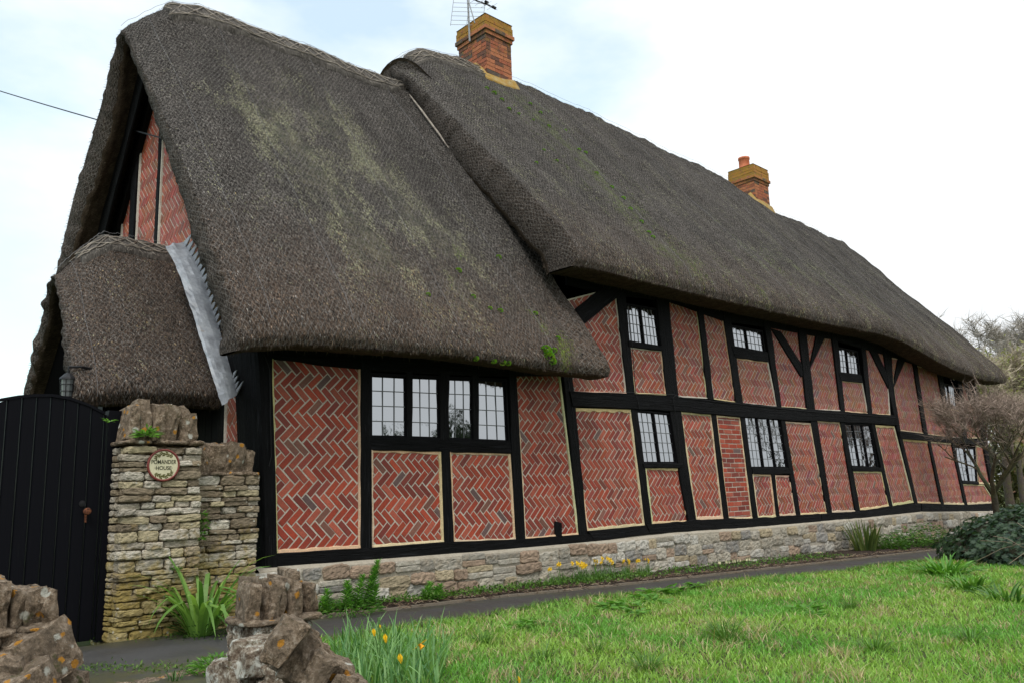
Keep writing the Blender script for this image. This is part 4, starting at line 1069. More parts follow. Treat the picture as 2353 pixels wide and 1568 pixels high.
# ------------------------------------------------------------------ garden piers and walls
def coursed_block(mb,x0,x1,y0,y1,z0,z1,ch=.06,front=True,seed=0,amp=.09,kind='pier',n=5,wmin=.1,wmax=.26,m=0,sides=True):
    z=z0
    while z<z1-.02:
        h=min(ch*random.choice((.6,.75,.9,1.,1.25,1.55)),z1-z)
        x=x0+jit(.02)
        while x<x1-.03:
            w=min(random.uniform(wmin,wmax),x1-x+.015)
            if x1-(x+w)<.07:w=x1-x+jit(.012)
            rock(mb,(x+w/2,y0+.05+jit(.016),z+h/2),(w*1.0,.15,h*1.0),rot=(jit(.1),jit(.05),jit(.08)),n=n+2,amp=amp*.85,seed=seed,sq=7.5,freq=2.4,strat=.15,col=stonecol(kind),m=m);seed+=1.3;x+=w+.004
        if sides:
            for xx in (x0,x1):
                y=y0+.12
                while y<y1-.03:
                    w=min(random.uniform(wmin,wmax),y1-y)
                    rock(mb,(xx+(.05 if xx==x0 else -.05),y+w/2,z+h/2),(.14,w*.98,h*.93),n=n-1,amp=amp,seed=seed,sq=7.5,freq=2.4,col=stonecol(kind),m=m);seed+=1.7;y+=w+.004
        z+=h+.003
    mb.box((x0+.03,y0+.035,z0),(x1-.03,y1-.02,z1-.01),c=(.15,.11,.06),m=m)
def coping(mb,x0,x1,yc,dy,z,h,num,seed=0,lean=0.,slab=True,m=0,n=10,amp=.1):
    xs=sorted([x0]+[x0+(x1-x0)*(i+jit(.2))/num for i in range(1,num)]+[x1])
    for i in range(num):
        w=xs[i+1]-xs[i];hh=h*random.uniform(.82,1.08)*(.9 if i in (0,num-1) else 1)
        ll=lean if lean else (.16-(.32*(i+.5)/num))
        hullrock(mb,((xs[i]+xs[i+1])/2+ll*hh*.4,yc+jit(.01),z+hh/2-.01),(w*1.22,dy*random.uniform(.9,1.1),hh*random.uniform(1.02,1.25)),rot=(jit(.08),ll+jit(.08),jit(.25)),seed=seed+i*2.3,m=m)
    if slab:
        x=x0-.03
        while x<x1+.02:
            w=min(random.uniform(.14,.3),x1+.03-x);rock(mb,(x+w/2,yc,z-.012),(w*1.02,dy+.09,.04),rot=(0,jit(.03),0),n=6,amp=.08,seed=seed+x*9,sq=4,m=m);x+=w
GY=-.35
pl=PY(259,1200,-.12)[0]-.02;pr=PY(457,1200,GY)[0]
ptop=PY(360,1012,GY)[2]
pier=thing('gate_pier','tall grey stone pier beside the black gate carrying the round house sign','pier',((pl+pr)/2,GY,-1.))
mb=MB();coursed_block(mb,pl,pr,GY,GY+.5,-1.05,ptop-.03,.055,seed=3,n=6);mb.build('stonework',['pier_stone'],parent=pier,root=pier)
mb=MB();coping(mb,pl,pr,GY+.2,.42,ptop,.31,6,seed=40);mb.build('coping_stones',['rough_rock'],parent=pier,root=pier)
# low garden wall between pier and house
wl=pr+.01;wr=PY(592,1150,-.2)[0];wt=PY(520,1085,-.2)[2]
gw=thing('garden_wall','short lower stone wall joining the tall pier to the cottage corner post','wall',((wl+wr)/2,-.2,-1.))
mb=MB();coursed_block(mb,wl,wr,-.2,.12,-1.05,wt-.02,.055,seed=90,n=6,sides=False);mb.build('stonework',['pier_stone'],parent=gw,root=gw)
mb=MB();coping(mb,wl+.0,wr-.03,-.05,.3,wt,.24,4,seed=77,lean=.12);mb.build('coping_stones',['rough_rock'],parent=gw,root=gw)
# front gate stumps and swept walls near the camera
fy=-2.8
def fpt(px,py,y=fy):return PY(px,py,y)
fx0,fx1=PY(524,1480,fy+.28)[0],fpt(728,1450)[0];fz=fpt(600,1424)[2]
fp=thing('entrance_pier','lichen covered rough stone pier at the right side of the path entrance','pier',((fx0+fx1)/2,fy,-1.1))
mb=MB();coursed_block(mb,fx0+.015,fx1-.03,fy,fy+.3,-1.2,fz-.03,.11,seed=210,n=9,amp=.13,wmin=.1,wmax=.2);mb.build('stonework',['limed_rock'],parent=fp,root=fp)
mb=MB();coping(mb,fx0,fx1,fy+.14,.3,fz,.225,6,seed=140,n=9,amp=.15);mb.build('coping_stones',['rough_rock'],parent=fp,root=fp)
sw=thing('swept_wall','rough low wall sloping down toward the viewer from the right entrance pier','wall',(2.4,-3.2,-1.1))
mb=MB()
for i in range(12):
    t=i/11;q=(lerp(655,840,t),lerp(1458,1650,t));zz=lerp(-.60,-1.0,t)+jit(.02);p=PZ(q[0],q[1],zz)
    hullrock(mb,(p[0],p[1],p[2]-.03),(.115*random.uniform(.85,1.25),.27,.26*random.uniform(.85,1.15)),rot=(jit(.15),.55+jit(.15),-.55+jit(.2)),seed=300+i*3)
mb.build('coping_stones',['rough_rock'],parent=sw,root=sw)
mb=MB()
for k in range(46):
    t=random.random();x=lerp(2.05,2.55,t)+jit(.06);y=lerp(-2.95,-3.75,t)+jit(.08);z=random.uniform(-1.35,lerp(-.72,-1.02,t))
    hullrock(mb,(x,y,z),(.24,.24,.15),rot=(0,jit(.2),jit(.5)),seed=400+k)
mb.build('stonework',['limed_rock'],parent=sw,root=sw)
lx0,lx1=fpt(-60,1450)[0],fpt(140,1450)[0];lz=fpt(70,1440)[2]
fl=thing('entrance_pier','weathered stone pier at the left edge in front of the black gate','pier',((lx0+lx1)/2,fy,-1.1))
mb=MB();coursed_block(mb,lx0,lx1-.02,fy,fy+.42,-1.2,lz-.02,.11,seed=510,n=8,amp=.13,wmin=.1,wmax=.2);mb.build('stonework',['rough_rock'],parent=fl,root=fl,smooth=True)
mb=MB();coping(mb,lx0,lx1-.01,fy+.17,.32,lz,.2,5,seed=540,n=9,amp=.15);mb.build('coping_stones',['rough_rock'],parent=fl,root=fl)
sl_=thing('swept_wall','rounded brown boulder topped low wall in the bottom left corner','wall',(.9,-3.3,-1.1))
mb=MB()
for i,(p,s,h) in enumerate([(PZ(70,1510,-.66),.26,.22),(PZ(15,1545,-.7),.2,.2),(PZ(75,1575,-.8),.3,.2),(PZ(120,1605,-.86),.24,.18),(PZ(20,1610,-.8),.26,.22)]):
    hullrock(mb,p,(s*1.15,s*1.3,h*1.2),rot=(jit(.2),-.25+jit(.2),.4+jit(.4)),seed=600+i*3)
mb.build('coping_stones',['rough_rock'],parent=sl_,root=sl_)
mb=MB()
for k in range(30):
    rock(mb,(random.uniform(.55,1.05),random.uniform(-3.7,-2.95),random.uniform(-1.35,-.9)),(.22,.22,.12),n=7,amp=.13,seed=700+k,sq=3.6)
mb.build('stonework',['rough_rock'],parent=sl_,root=sl_)
# mossy stone kerb across the entrance
mb=MB()
for k in range(9):
    rock(mb,(1.25+k*.16,-2.02+jit(.03),-1.03),(.19,.16,.12),n=7,amp=.12,seed=800+k,sq=4)
o=mb.build('kerb_stones',['rough_rock'],smooth=True,loc=None);tag(o,'line of mossy kerb stones edging the tarmac at the entrance','kerb')
# ------------------------------------------------------------------ gate
gy=-.12
gt=thing('garden_gate','tall black boarded gate with a curved top beside the stone pier','gate',(1.7,gy,-1.))
topc=[(PY(px,py,gy)[0],PY(px,py,gy)[2]) for px,py in [(-60,948),(0,921),(40,914),(80,911),(120,911),(160,918),(200,932),(240,952)]]
mb=MB();x=PY(-70,1100,gy)[0];xe=PY(233,1200,gy)[0];w=.098
while x<xe:
    x2=min(x+w,xe);n=4;vs=[];d=jit(.003)
    za,zb=interp(x,topc),interp(x2,topc)
    P=[(x+.003,-.97,za),(x2-.003,-.97,zb)]
    b=[(x+.003,gy,-.98),(x+.009,gy-.012+d,-.98),(x2-.009,gy-.012+d,-.98),(x2-.003,gy,-.98),(x2-.003,gy+.03,-.98),(x+.003,gy+.03,-.98)]
    t=[(p[0],p[1],interp(p[0],topc)) for p in b];mb.add(b+t,[(0,1,7,6),(1,2,8,7),(2,3,9,8),(3,4,10,9),(4,5,11,10),(5,0,6,11),(6,7,8,9,10,11)])
    x=x2
mb.build('gate_leaf',['gate_paint'],parent=gt,root=gt)
mb=MB();pts=[];
for a,b in zip(topc,topc[1:]):
    mb.add([(a[0],gy-.02,a[1]),(b[0],gy-.02,b[1]),(b[0],gy+.04,b[1]),(a[0],gy+.04,a[1]),(a[0],gy-.02,a[1]+.022),(b[0],gy-.02,b[1]+.022),(b[0],gy+.04,b[1]+.022),(a[0],gy+.04,a[1]+.022)],[(0,1,5,4),(2,3,7,6),(4,5,6,7),(0,3,2,1),(0,4,7,3),(1,2,6,5)])
mb.build('top_rail',['gate_paint'],parent=gt,root=gt)
mb=MB();a=PY(233,1200,gy)[0];b=PY(268,1200,gy)[0];mb.box((a+.002,gy-.03,-1.),(b,gy+.06,.78));mb.build('gate_post',['gate_paint'],parent=gt,root=gt)
hp=PY(198,1173,gy-.02);mb=MB()
lathe(mb,(0,0,0),[(.001,0),(.02,0),(.022,.004),(.012,.008),(.011,.03),(.026,.035),(.028,.045),(.02,.055),(.001,.058)],14)
mb.v=[(hp[0]+v[0],gy-.012-v[2],hp[2]+v[1]) for v in mb.v];mb.box((hp[0]-.007,gy-.02,hp[2]-.085),(hp[0]+.007,gy-.008,hp[2]-.02));mb.build('handle',['rust'],parent=gt,root=gt,smooth=False)
mb=MB();lathe(mb,(0,0,0),[(.001,0),(.024,0),(.024,.006),(.001,.008)],16);mb.v=[(hp[0]-.03+v[0],gy-.012-v[2],hp[2]+.06+v[1]) for v in mb.v];mb.build('keyhole_plate',['black_iron'],parent=gt,root=gt)
# ------------------------------------------------------------------ house sign
sp=PY(376,1067,GY-.05);sr=.125
sg=thing('house_sign','round cream plaque lettered POMANDER HOUSE with leaf sprays on the stone pier','sign',sp)
mb=MB();lathe(mb,(0,0,0),[(.001,0),(sr,0),(sr+.006,.008),(sr,.016),(sr-.012,.014),(sr-.013,.01)],48);mb.v=[(sp[0]+v[0],sp[1]+.01-v[2],sp[2]+v[1]) for v in mb.v];mb.build('rim',['red_glaze'],parent=sg,root=sg,smooth=True)
mb=MB();n=48;mb.add([(sp[0]+(sr-.012)*math.cos(2*math.pi*i/n),sp[1]-.0005,sp[2]+(sr-.012)*math.sin(2*math.pi*i/n)) for i in range(n)],[tuple(range(n-1,-1,-1))]);mb.build('plate',['cream_glaze'],parent=sg,root=sg)
def lettering(txt,size,cx,cz,wid):
    c=bpy.data.curves.new('lettering','FONT');c.body=txt;c.size=size;c.align_x='CENTER';c.align_y='CENTER';c.extrude=.0005;c.offset=.0004
    o=bpy.data.objects.new('tmp',c);COL.objects.link(o);dg=bpy.context.evaluated_depsgraph_get();me=bpy.data.meshes.new_from_object(o.evaluated_get(dg));bpy.data.objects.remove(o)
    co=np.array([v.co[:] for v in me.vertices]);f=wid/(co[:,0].max()-co[:,0].min())
    for v in me.vertices:v.co=Vector((cx+v.co.x*f-sg.location.x,sp[1]-.002-v.co.z-sg.location.y,cz+v.co.y*1.0-sg.location.z))
    me.materials.append(MT['dark_glaze']);q=bpy.data.objects.new('lettering',me);COL.objects.link(q);q.parent=sg
lettering('POMANDER',.046,sp[0],sp[2]+.024,.196);lettering('·HOUSE·',.042,sp[0],sp[2]-.024,.14)
mb=MB()
for half in (1,-1):
    for k in range(15):
        a=math.pi/2*half+ (k-7)*.115;rr=.09+.008*math.sin(k*1.7);cx_,cz_=sp[0]+rr*math.cos(a),sp[2]+rr*math.sin(a)
        for s in (-1,1):
            dr=a+math.pi/2*(1 if s>0 else 1)+s*.7;l=.022;wd=.0055;ux,uz=math.cos(dr),math.sin(dr)
            mb.add([(cx_,sp[1]-.0025,cz_),(cx_+ux*l*.5-uz*wd,sp[1]-.0025,cz_+uz*l*.5+ux*wd),(cx_+ux*l,sp[1]-.0025,cz_+uz*l),(cx_+ux*l*.5+uz*wd,sp[1]-.0025,cz_+uz*l*.5-ux*wd)],[(0,3,2,1)])
mb.build('leaf_decoration',['olive_glaze'],parent=sg,root=sg)
# ------------------------------------------------------------------ lantern under the porch gable
lp=PY(155,893,.9)
ln=thing('porch_lantern','small black glazed lantern on a bracket above the gate','lantern',(lp[0],lp[1],lp[2]))
lx_,ly_,lz_=lp
mb=MB();lathe(mb,(lx_,ly_,lz_),[(.075,.085),(.07,.1),(.03,.14),(.012,.15),(.012,.17),(.001,.172)],12);mb.build('lantern_cap',['black_iron'],parent=ln,root=ln);mb=MB();lathe(mb,(lx_,ly_,lz_),[(.001,-.09),(.05,-.085),(.055,-.07),(.05,-.065)],12);mb.build('lantern_base',['black_iron'],parent=ln,root=ln)
mb=MB();lathe(mb,(lx_,ly_,lz_),[(.05,-.068),(.06,.086)],12);mb.build('lantern_glass',['lamp_glass'],parent=ln,root=ln)
mb=MB()
for j in range(6):
    a=j*math.pi/3;mb.tube([(lx_+.052*math.cos(a),ly_+.052*math.sin(a),lz_-.07),(lx_+.063*math.cos(a),ly_+.063*math.sin(a),lz_+.088)],.0045,4)
for z,r in ((-.02,.057),(.04,.061)):
    mb.tube([(lx_+r*math.cos(a*math.pi/8),ly_+r*math.sin(a*math.pi/8),lz_+z) for a in range(17)],.0035,4)
mb.build('lantern_cage',['black_iron'],parent=ln,root=ln)
mb=MB();mb.tube([(lx_,ly_,lz_+.16),(lx_,ly_,lz_+.2),(lx_+.1,ly_,lz_+.21),(2.75,ly_+.3,lz_+.2)],.012,6);mb.build('bracket',['black_iron'],parent=ln,root=ln)
# porch frame
mb=MB();mb.box((2.5,1.15,-1.),(2.64,1.29,1.35));hk('porch_post',mb,['black_timber'])
mb=MB();mb.box((2.5,1.295,1.1),(3.5,1.42,1.24));hk('porch_beam',mb,['black_timber'])
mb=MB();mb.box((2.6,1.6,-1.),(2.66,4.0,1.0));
mb.add([(2.62,1.1,1.0),(2.62,4.1,1.0),(2.62,2.6,2.6)],[(0,1,2)]);hk('porch_shade',mb,['shade_black'])  # black sheet in the porch opening, painted in place of its shade
# ------------------------------------------------------------------ lead flashing beside the porch
mb=MB()
Lp=[(380,566),(396,596),(414,636),(434,694),(452,752),(472,815),(492,876),(510,930)]
Rp=[(420,556),(447,596),(468,640),(486,700),(502,752),(520,806),(536,858),(545,905)]
def fl_pt(p,x):return PX(p[0],p[1],x)
Lv=[];N_=6;vs=[]
rowsn=len(Lp)*6-5
def polyat(P,t):
    s=t*(len(P)-1);i=min(int(s),len(P)-2);u=s-i;return (lerp(P[i][0],P[i+1][0],u),lerp(P[i][1],P[i+1][1],u))
for i in range(43):
    t=i/42;l=polyat(Lp,t);r=polyat(Rp,t)
    for j in range(7):
        u=j/6;q=(lerp(l[0],r[0],u),lerp(l[1],r[1],u));xx=lerp(3.2,3.44,u)-.02*math.sin(u*math.pi);p=PX(q[0],q[1],xx)
        d=.02*MN.noise(Vector((t*9,u*3,0)))+.016*MN.noise(Vector((t*30,u*5,5)));vs.append((p[0]-d,p[1],p[2]+d))
mb.add(vs,[(i*7+j,i*7+j+1,(i+1)*7+j+1,(i+1)*7+j) for i in range(42) for j in range(6)])
k=0
for i in range(26):   # saw-tooth steps dressed against the brickwork
    t=(i+.2)/26;t2=(i+1.05)/26;a=polyat(Rp,t);b=polyat(Rp,min(1,t2));s=random.choice((9,14,18,24,28))
    tip=(b[0]+s*.55,a[1]-s*.9);
    A_=PX(a[0]-2,a[1],3.43);B_=PX(b[0]-2,b[1],3.43);T_=PX(tip[0],tip[1],3.40)
    mb.add([A_,B_,T_,(A_[0]+.01,A_[1],A_[2]),(B_[0]+.01,B_[1],B_[2]),(T_[0]+.01,T_[1],T_[2])],[(0,1,2),(3,5,4),(0,3,4,1),(1,4,5,2),(2,5,3,0)])
a=[PX(384,563,3.27),PX(400,566,3.33),PX(418,556,3.42),PX(412,532,3.42),PX(404,545,3.38),PX(396,556,3.33)]
hk('lead_flashing',mb,['lead_sheet'],smooth=False)
mb=MB();vs=[]
for px,py,w_ in [(940,218,1),(950,232,3),(968,256,4),(990,286,4),(1008,310,4),(1022,330,2),(1030,340,1)]:
    a_=PX(px,py,7.12);b_=PX(px+w_,py-1,7.14);vs+=[a_,b_]
mb.add(vs,[(2*i,2*i+1,2*i+3,2*i+2) for i in range(6)]);hk('valley_strip',mb,['straw_spar'])
# backing of mortar behind the flashing teeth
mb=MB()
for i in range(30):
    t=(i+.5)/30;a=polyat(Rp,t);p=PX(a[0]+4,a[1]-2,3.47);rock(mb,p,(.05,.07,.07),n=3,amp=.15,seed=900+i,sq=3,col=(.5,.36,.16))
hk('mortar_fillet',mb,['mortar'],smooth=True)
# ------------------------------------------------------------------ overhead cable
w0=Vector(PX(372,318,3.5));w1=Vector(PY(-420,38,24.))
# make the wire pass the measured left-edge crossing by solving along its own line
pts=[]
for i in range(25):
    t=i/24;q=w0.lerp(w1,t);q.z-=.25*math.sin(math.pi*t);pts.append(q)
mb=MB();mb.tube(pts,.012,4);o=mb.build('overhead_cable',['black_iron'],loc=tuple(w0));tag(o,'thin overhead cable running left from the thatched gable','cable')
# ------------------------------------------------------------------ plants
def strap(mb,base,az,L,W,e0,droop,c,n=6,kink=None,twist=0.):
    p=Vector(base);vs=[];e=e0;ca,sa=math.cos(az),math.sin(az);step=L/n
    for i in range(n+1):
        t=i/n;w=W*.5*(min(1,.55+t*2))*(1-t**3)**.8 if i<n else .0005
        sx,sy=-sa,ca;tz=twist*t
        vs+= [(p.x-sx*w,p.y-sy*w,p.z-tz*w),(p.x+sx*w,p.y+sy*w,p.z+tz*w)]
        if kink and abs(t-kink)<.5/n:e-=R(65)
        p=p+Vector((ca*math.cos(e),sa*math.cos(e),math.sin(e)))*step;e-=droop/n*(.5+t)
    mb.add(vs,[(2*i,2*i+1,2*i+3,2*i+2) for i in range(n)],c=c)
def leafq(mb,p,d,n_,L,W,c):
    d=Vector(d).normalized();s=d.cross(Vector(n_));s=s.normalized() if s.length>1e-5 else d.orthogonal().normalized();up=s.cross(d)
    p=Vector(p);mb.add([p,p+d*L*.45-s*W/2+up*L*.06,p+d*L,p+d*L*.45+s*W/2+up*L*.06,p+d*L*.5-up*L*.02],[(0,1,4),(1,2,4),(2,3,4),(3,0,4)],c=c)
def gcol(a=(.05,.12,.02),b=(.12,.24,.04)):
    t=random.random();f=random.uniform(.85,1.1);return tuple(lerp(x,y,t)*f for x,y in zip(a,b))
def ground_at(px,py,dz=0.):
    z=-1.1
    for _ in range(8):
        p=PZ(px,py,z);z=G(p[0],p[1])+dz
    return PZ(px,py,z)
def clump(name,label,cat,pos,n,L,W,e=(50,85),droop=(.6,1.6),rad=.06,cols=((.03,.09,.02),(.09,.2,.04)),group=None,kink=0.,seg=6):
    o=MB()
    for _ in range(n):
        a=random.uniform(0,2*math.pi);r=rad*math.sqrt(random.random());l=L*random.uniform(.55,1.1)
        strap(o,(pos[0]+r*math.cos(a),pos[1]+r*math.sin(a),pos[2]-.01),a+jit(.5),l,W*random.uniform(.7,1.15),R(random.uniform(*e)),random.uniform(*droop),gcol(*cols),n=seg,kink=(random.uniform(.4,.7) if random.random()<kink else None),twist=jit(.8))
    ob=o.build(name,['leaf'],loc=pos);return tag(ob,label,cat,group)
def leafy(name,label,cat,pos,n,L,W,rad,h,cols=((.03,.1,.015),(.1,.24,.03)),group=None,flat=.5,kind=None):
    o=MB()
    for _ in range(n):
        a=random.uniform(0,2*math.pi);r=rad*math.sqrt(random.random());z=h*random.random()*(1-.6*(r/rad)**2)
        d=Vector((math.cos(a),math.sin(a),random.uniform(-.3,1.-flat)))
        leafq(o,(pos[0]+r*math.cos(a)*.8,pos[1]+r*math.sin(a)*.8,pos[2]+z),d,(jit(.3),jit(.3),1),L*random.uniform(.6,1.2),W*random.uniform(.7,1.2),gcol(*cols))
    ob=o.build(name,['leaf'],loc=pos);return tag(ob,label,cat,group,kind)
# --- lawn grass
def in_view(P,m=.12):
    rel=P-np.array(C);c=np.stack([rel@np.array([X[i],Y[i],U[i]]) for i in range(3)],1)
    d=-c[:,2];px=CX+F*c[:,0]/np.maximum(d,.1);py=CY-F*c[:,1]/np.maximum(d,.1)
    return (d>.3)&(px>-2352*m)&(px<2352*(1+m))&(py<1568*(1+2*m)),d
def grass(n,x0,x1,fy0,yb,name,label,hmul=1.,keepf=None):
    x=RNG.uniform(x0,x1,n);y0=np.array([fy0(v) for v in x]);y=y0-(y0-yb)*RNG.random(n)
    z=np.array([GL(a,b) for a,b in zip(x,y)])
    P=np.stack([x,y,z],1);ok,d=in_view(P)
    keep=ok&(RNG.random(n)<np.clip((5.2/d)**1.3,.12,1))
    # keep off the path entrance and wall
    keep&=~((x<2.75)&(y>-3.0))&(x>2.05+(-2.9-y)*.62)
    P=P[keep];d=d[keep];m=len(P)
    t1=np.array([MN.noise(Vector((p[0]*1.1,p[1]*1.1,7))) for p in P]);t2=np.array([MN.noise(Vector((p[0]*3.2,p[1]*3.2,17))) for p in P]);t3=np.array([MN.noise(Vector((p[0]*5.5,p[1]*5.5,27))) for p in P])
    H=(.045+.03*np.clip(t2+.3,0,1)+.05*np.clip(t3-.15,0,1))*RNG.uniform(.5,1.35,m)*hmul
    Wd=(.0016+.00035*d)*RNG.uniform(.7,1.3,m)
    a=RNG.uniform(0,2*np.pi,m);lean=RNG.uniform(.1,1.1,m)
    D=np.stack([np.cos(a)*lean,np.sin(a)*lean,np.ones(m)],1);D/=np.linalg.norm(D,axis=1,keepdims=True)
    b=RNG.uniform(0,2*np.pi,m);S=np.stack([np.cos(b),np.sin(b),np.zeros(m)],1)*Wd[:,None]
    D2=D+np.stack([np.cos(a),np.sin(a),-np.ones(m)*.4],1)*RNG.uniform(.2,.9,(m,1));D2/=np.linalg.norm(D2,axis=1,keepdims=True)
    Mi=P+D*H[:,None]*.55;T=Mi+D2*H[:,None]*.5
    V=np.stack([P-S,P+S,Mi+S*.8,Mi-S*.8,T],1).reshape(-1,3)
    i=np.arange(m)*5
    q=np.stack([i,i+1,i+2,i+3],1);t=np.stack([i+3,i+2,i+4,i+4],1)
    # straw blades and colour patches
    rnd=RNG.random(m);lush=np.clip(.5+t1*1.5+RNG.normal(0,.25,m),0,1)[:,None]
    c=np.array([.27,.44,.08])*(1-lush)+np.array([.14,.35,.05])*lush
    ysel=np.clip((t2-.1)*3,0,1)*.4+.045+.45*np.clip((t3-.25)*4,0,1)
    st=(rnd<ysel)[:,None];c=np.where(st,np.array([.5,.42,.24])*RNG.uniform(.6,1.1,(m,1)),c);c*=RNG.uniform(.65,1.25,(m,1))
    Fa=np.concatenate([q,t[:,:4]],0)
    # degenerate 4th index is dropped by building triangles
    tri=np.concatenate([q[:,[0,1,2]],q[:,[0,2,3]],t[:,:3]],0)
    o=finish(name,V,tri,'leaf',col=np.repeat(c,5,axis=0));return tag(o,label,'grass',kind='stuff')
grass(330000,2.1,19.,lambda v:lawn_y(v)+.04,-7.2,'grass','uneven green lawn grass with straw coloured patches')
# rows of longer grass hanging over the edge of the path
mb=MB()
for _ in range(5200):
    x=random.uniform(2.9,15);y=lawn_y(x)+random.gauss(-.01,.035);s=1+x*.06
    strap(mb,(x,y,GL(x,y)-.005),random.uniform(0,6.28),random.uniform(.04,.1),.003*s,R(random.uniform(30,85)),random.uniform(.6,2),gcol((.06,.14,.02),(.15,.24,.05)),n=3)
tag(mb.build('grass_edge',['leaf']),'longer grass fringe hanging over the tarmac path edge','grass',kind='stuff')
# weeds and mulch in the bed
mb=MB()
for _ in range(5200):
    x=random.uniform(3.9,13.5);k=.5+.5*MN.noise(Vector((x*1.3,0,3)));
    if random.random()>k*1.5*(1.15 if x<8.5 else .55):continue
    y=random.uniform(bed_y(x)+.04,-.13);z=G(x,y)+.05
    leafq(mb,(x,y,z+random.random()*.05),(jit(1),jit(1),random.uniform(0,1)),(0,0,1),random.uniform(.02,.06),random.uniform(.012,.03),gcol((.04,.11,.015),(.13,.25,.04)))
tag(mb.build('bed_weeds',['leaf']),'low bright green weeds sprouting along the narrow soil bed','weeds',kind='stuff')
mb=MB()
for _ in range(2600):
    x=random.uniform(3.6,16);y=random.uniform(bed_y(x)-.03,-.14);z=G(x,y)+.045;a=random.uniform(0,6.28);l=random.uniform(.03,.12)
    if y<bed_y(x)+.03:z=G(x,y)+.025
    c=random.choice([(.12,.08,.05),(.2,.14,.09),(.06,.04,.03),(.3,.24,.17)])
    mb.tube([(x,y,z),(x+math.cos(a)*l*.5,y+math.sin(a)*l*.5,z+.012),(x+math.cos(a)*l,y+math.sin(a)*l,z+jit(.008))],random.uniform(.0015,.004),3,cap=False,c=c)
tag(mb.build('mulch',['twig']),'brown twigs and dead leaves littering the soil bed','mulch',kind='stuff')
# weeds on the verge in front of the gate and pier
mb=MB()
for _ in range(1500):
    px,py=random.choice([(random.uniform(160,560),random.gauss(1462,7)),(random.uniform(150,520),random.gauss(1538,6)),(random.uniform(300,470),random.gauss(1450,6))])
    p=ground_at(px,py);leafq(mb,(p[0],p[1],p[2]+random.random()*.02),(jit(1),jit(1),random.uniform(0,.8)),(0,0,1),random.uniform(.015,.04),random.uniform(.006,.015),gcol((.04,.1,.015),(.12,.2,.03)))
tag(mb.build('path_weeds',['leaf']),'tiny weeds and moss along the tarmac edge near the gate','weeds',kind='stuff')
# big strap leaved clump
p=ground_at(462,1462);o=MB()
for i in range(64):
    a=random.uniform(0,2*math.pi);l=random.uniform(.45,.85);cc=gcol((.07,.18,.03),(.28,.45,.1))
    strap(o,(p[0]+.07*math.cos(a),p[1]+.05*math.sin(a),p[2]-.01),a+jit(.4),l,random.uniform(.03,.045),R(random.uniform(55,88)),random.uniform(.7,2.2),cc,n=8,kink=(random.uniform(.45,.7) if random.random()<.35 else None),twist=jit(.5))
for i in range(120):
    a=random.uniform(0,6.28);r=.2*math.sqrt(random.random());leafq(o,(p[0]+r*math.cos(a),p[1]+r*math.sin(a),p[2]+random.random()*.12),(math.cos(a),math.sin(a),.4),(0,0,1),random.uniform(.04,.09),.015,gcol((.02,.07,.015),(.06,.14,.03)))
tag(o.build('strap_leaf_plant',['leaf'],loc=p),'large arching strap leaved plant at the foot of the stone pier','plant')
# small plants on and around the pier
p=PY(338,1002,GY-.06);leafy('wall_plant','fresh green leafy rosette growing out of the tall pier coping','plant',p,70,.085,.024,.07,.08,((.08,.2,.03),(.2,.42,.08)))
p=PY(252,968,GY+.0);leafy('wall_plant','tiny green tuft at the left corner of the pier coping','plant',p,16,.05,.02,.03,.03,((.08,.2,.03),(.2,.4,.08)))
o=MB();p=PY(466,1235,-.27)
for i in range(5):
    q=PY(466+jit(5),1180+i*14,-.3-.01*i)
    for k in range(20):
        a=k*2.4;leafq(o,(q[0],q[1],q[2]+jit(.01)),(math.cos(a),math.sin(a)-.4,.5-k*.05),(0,0,1),random.uniform(.04,.075),.018,gcol((.06,.16,.02),(.15,.34,.05)))
tag(o.build('wall_plant',['leaf'],loc=p),'leafy green plant trailing in the joint between pier and low wall','plant')
p=PY(405,1308,GY-.03);leafy('wall_plant','small curly fern sprouting low on the pier face','plant',p,30,.035,.014,.035,.03)
p=ground_at(244,1462);leafy('weed_tuft','feathery weed tuft at the foot of the gate and pier','weed',p,200,.05,.014,.12,.11,((.03,.1,.015),(.1,.22,.03)))
p=ground_at(497,1545);leafy('weed_tuft','bright feathery weed clump inside the entrance by the front pier','weed',p,420,.05,.014,.19,.11,((.05,.15,.015),(.14,.32,.04)),flat=.1)
p=ground_at(480,1552);clump('weed_tuft','small grassy weed at the kerb stones of the entrance','weed',(p[0]-.2,p[1],p[2]),24,.12,.006,rad=.04)
# spurge with whorled leaves by the plinth
def spurge(name,label,px,py,stems,h):
    p=ground_at(px,py);p=PY(px,py,-.36);p=(p[0],-.36,G(p[0],-.36)+.03);o=MB();lf=MB()
    for sx,sh,lean in stems:
        b=Vector((p[0]+sx,p[1]+jit(.04),p[2]));tp=b+Vector((lean,jit(.05),sh));o.tube([b,b.lerp(tp,.5)+Vector((-.02*lean,0,0)),tp],.006,4,c=(.12,.2,.05))
        k=int(sh/.0028)
        for i in range(k):
            t=.12+.88*i/k;q=b.lerp(tp,t);a=i*2.4;l=.085*(1.1-.5*t)
            leafq(lf,q,(math.cos(a),math.sin(a),lerp(-.1,.9,t)),(0,0,1),l*random.uniform(.9,1.2),.019,gcol((.06,.2,.03),(.2,.44,.07)))
    r_=thing(name,label,'plant',p);o.build('stem',['leaf'],parent=r_,root=r_);lf.build('leaves',['leaf'],parent=r_,root=r_)
spurge('spurge','tallest whorled green spurge plant against the near plinth',810,1400,[(-.22,.2,-.03),(-.1,.26,.02),(.0,.3,.08),(.08,.36,.14),(.14,.42,.12),(.02,.22,-.06),(.2,.2,.05),(-.3,.14,0)],.4)
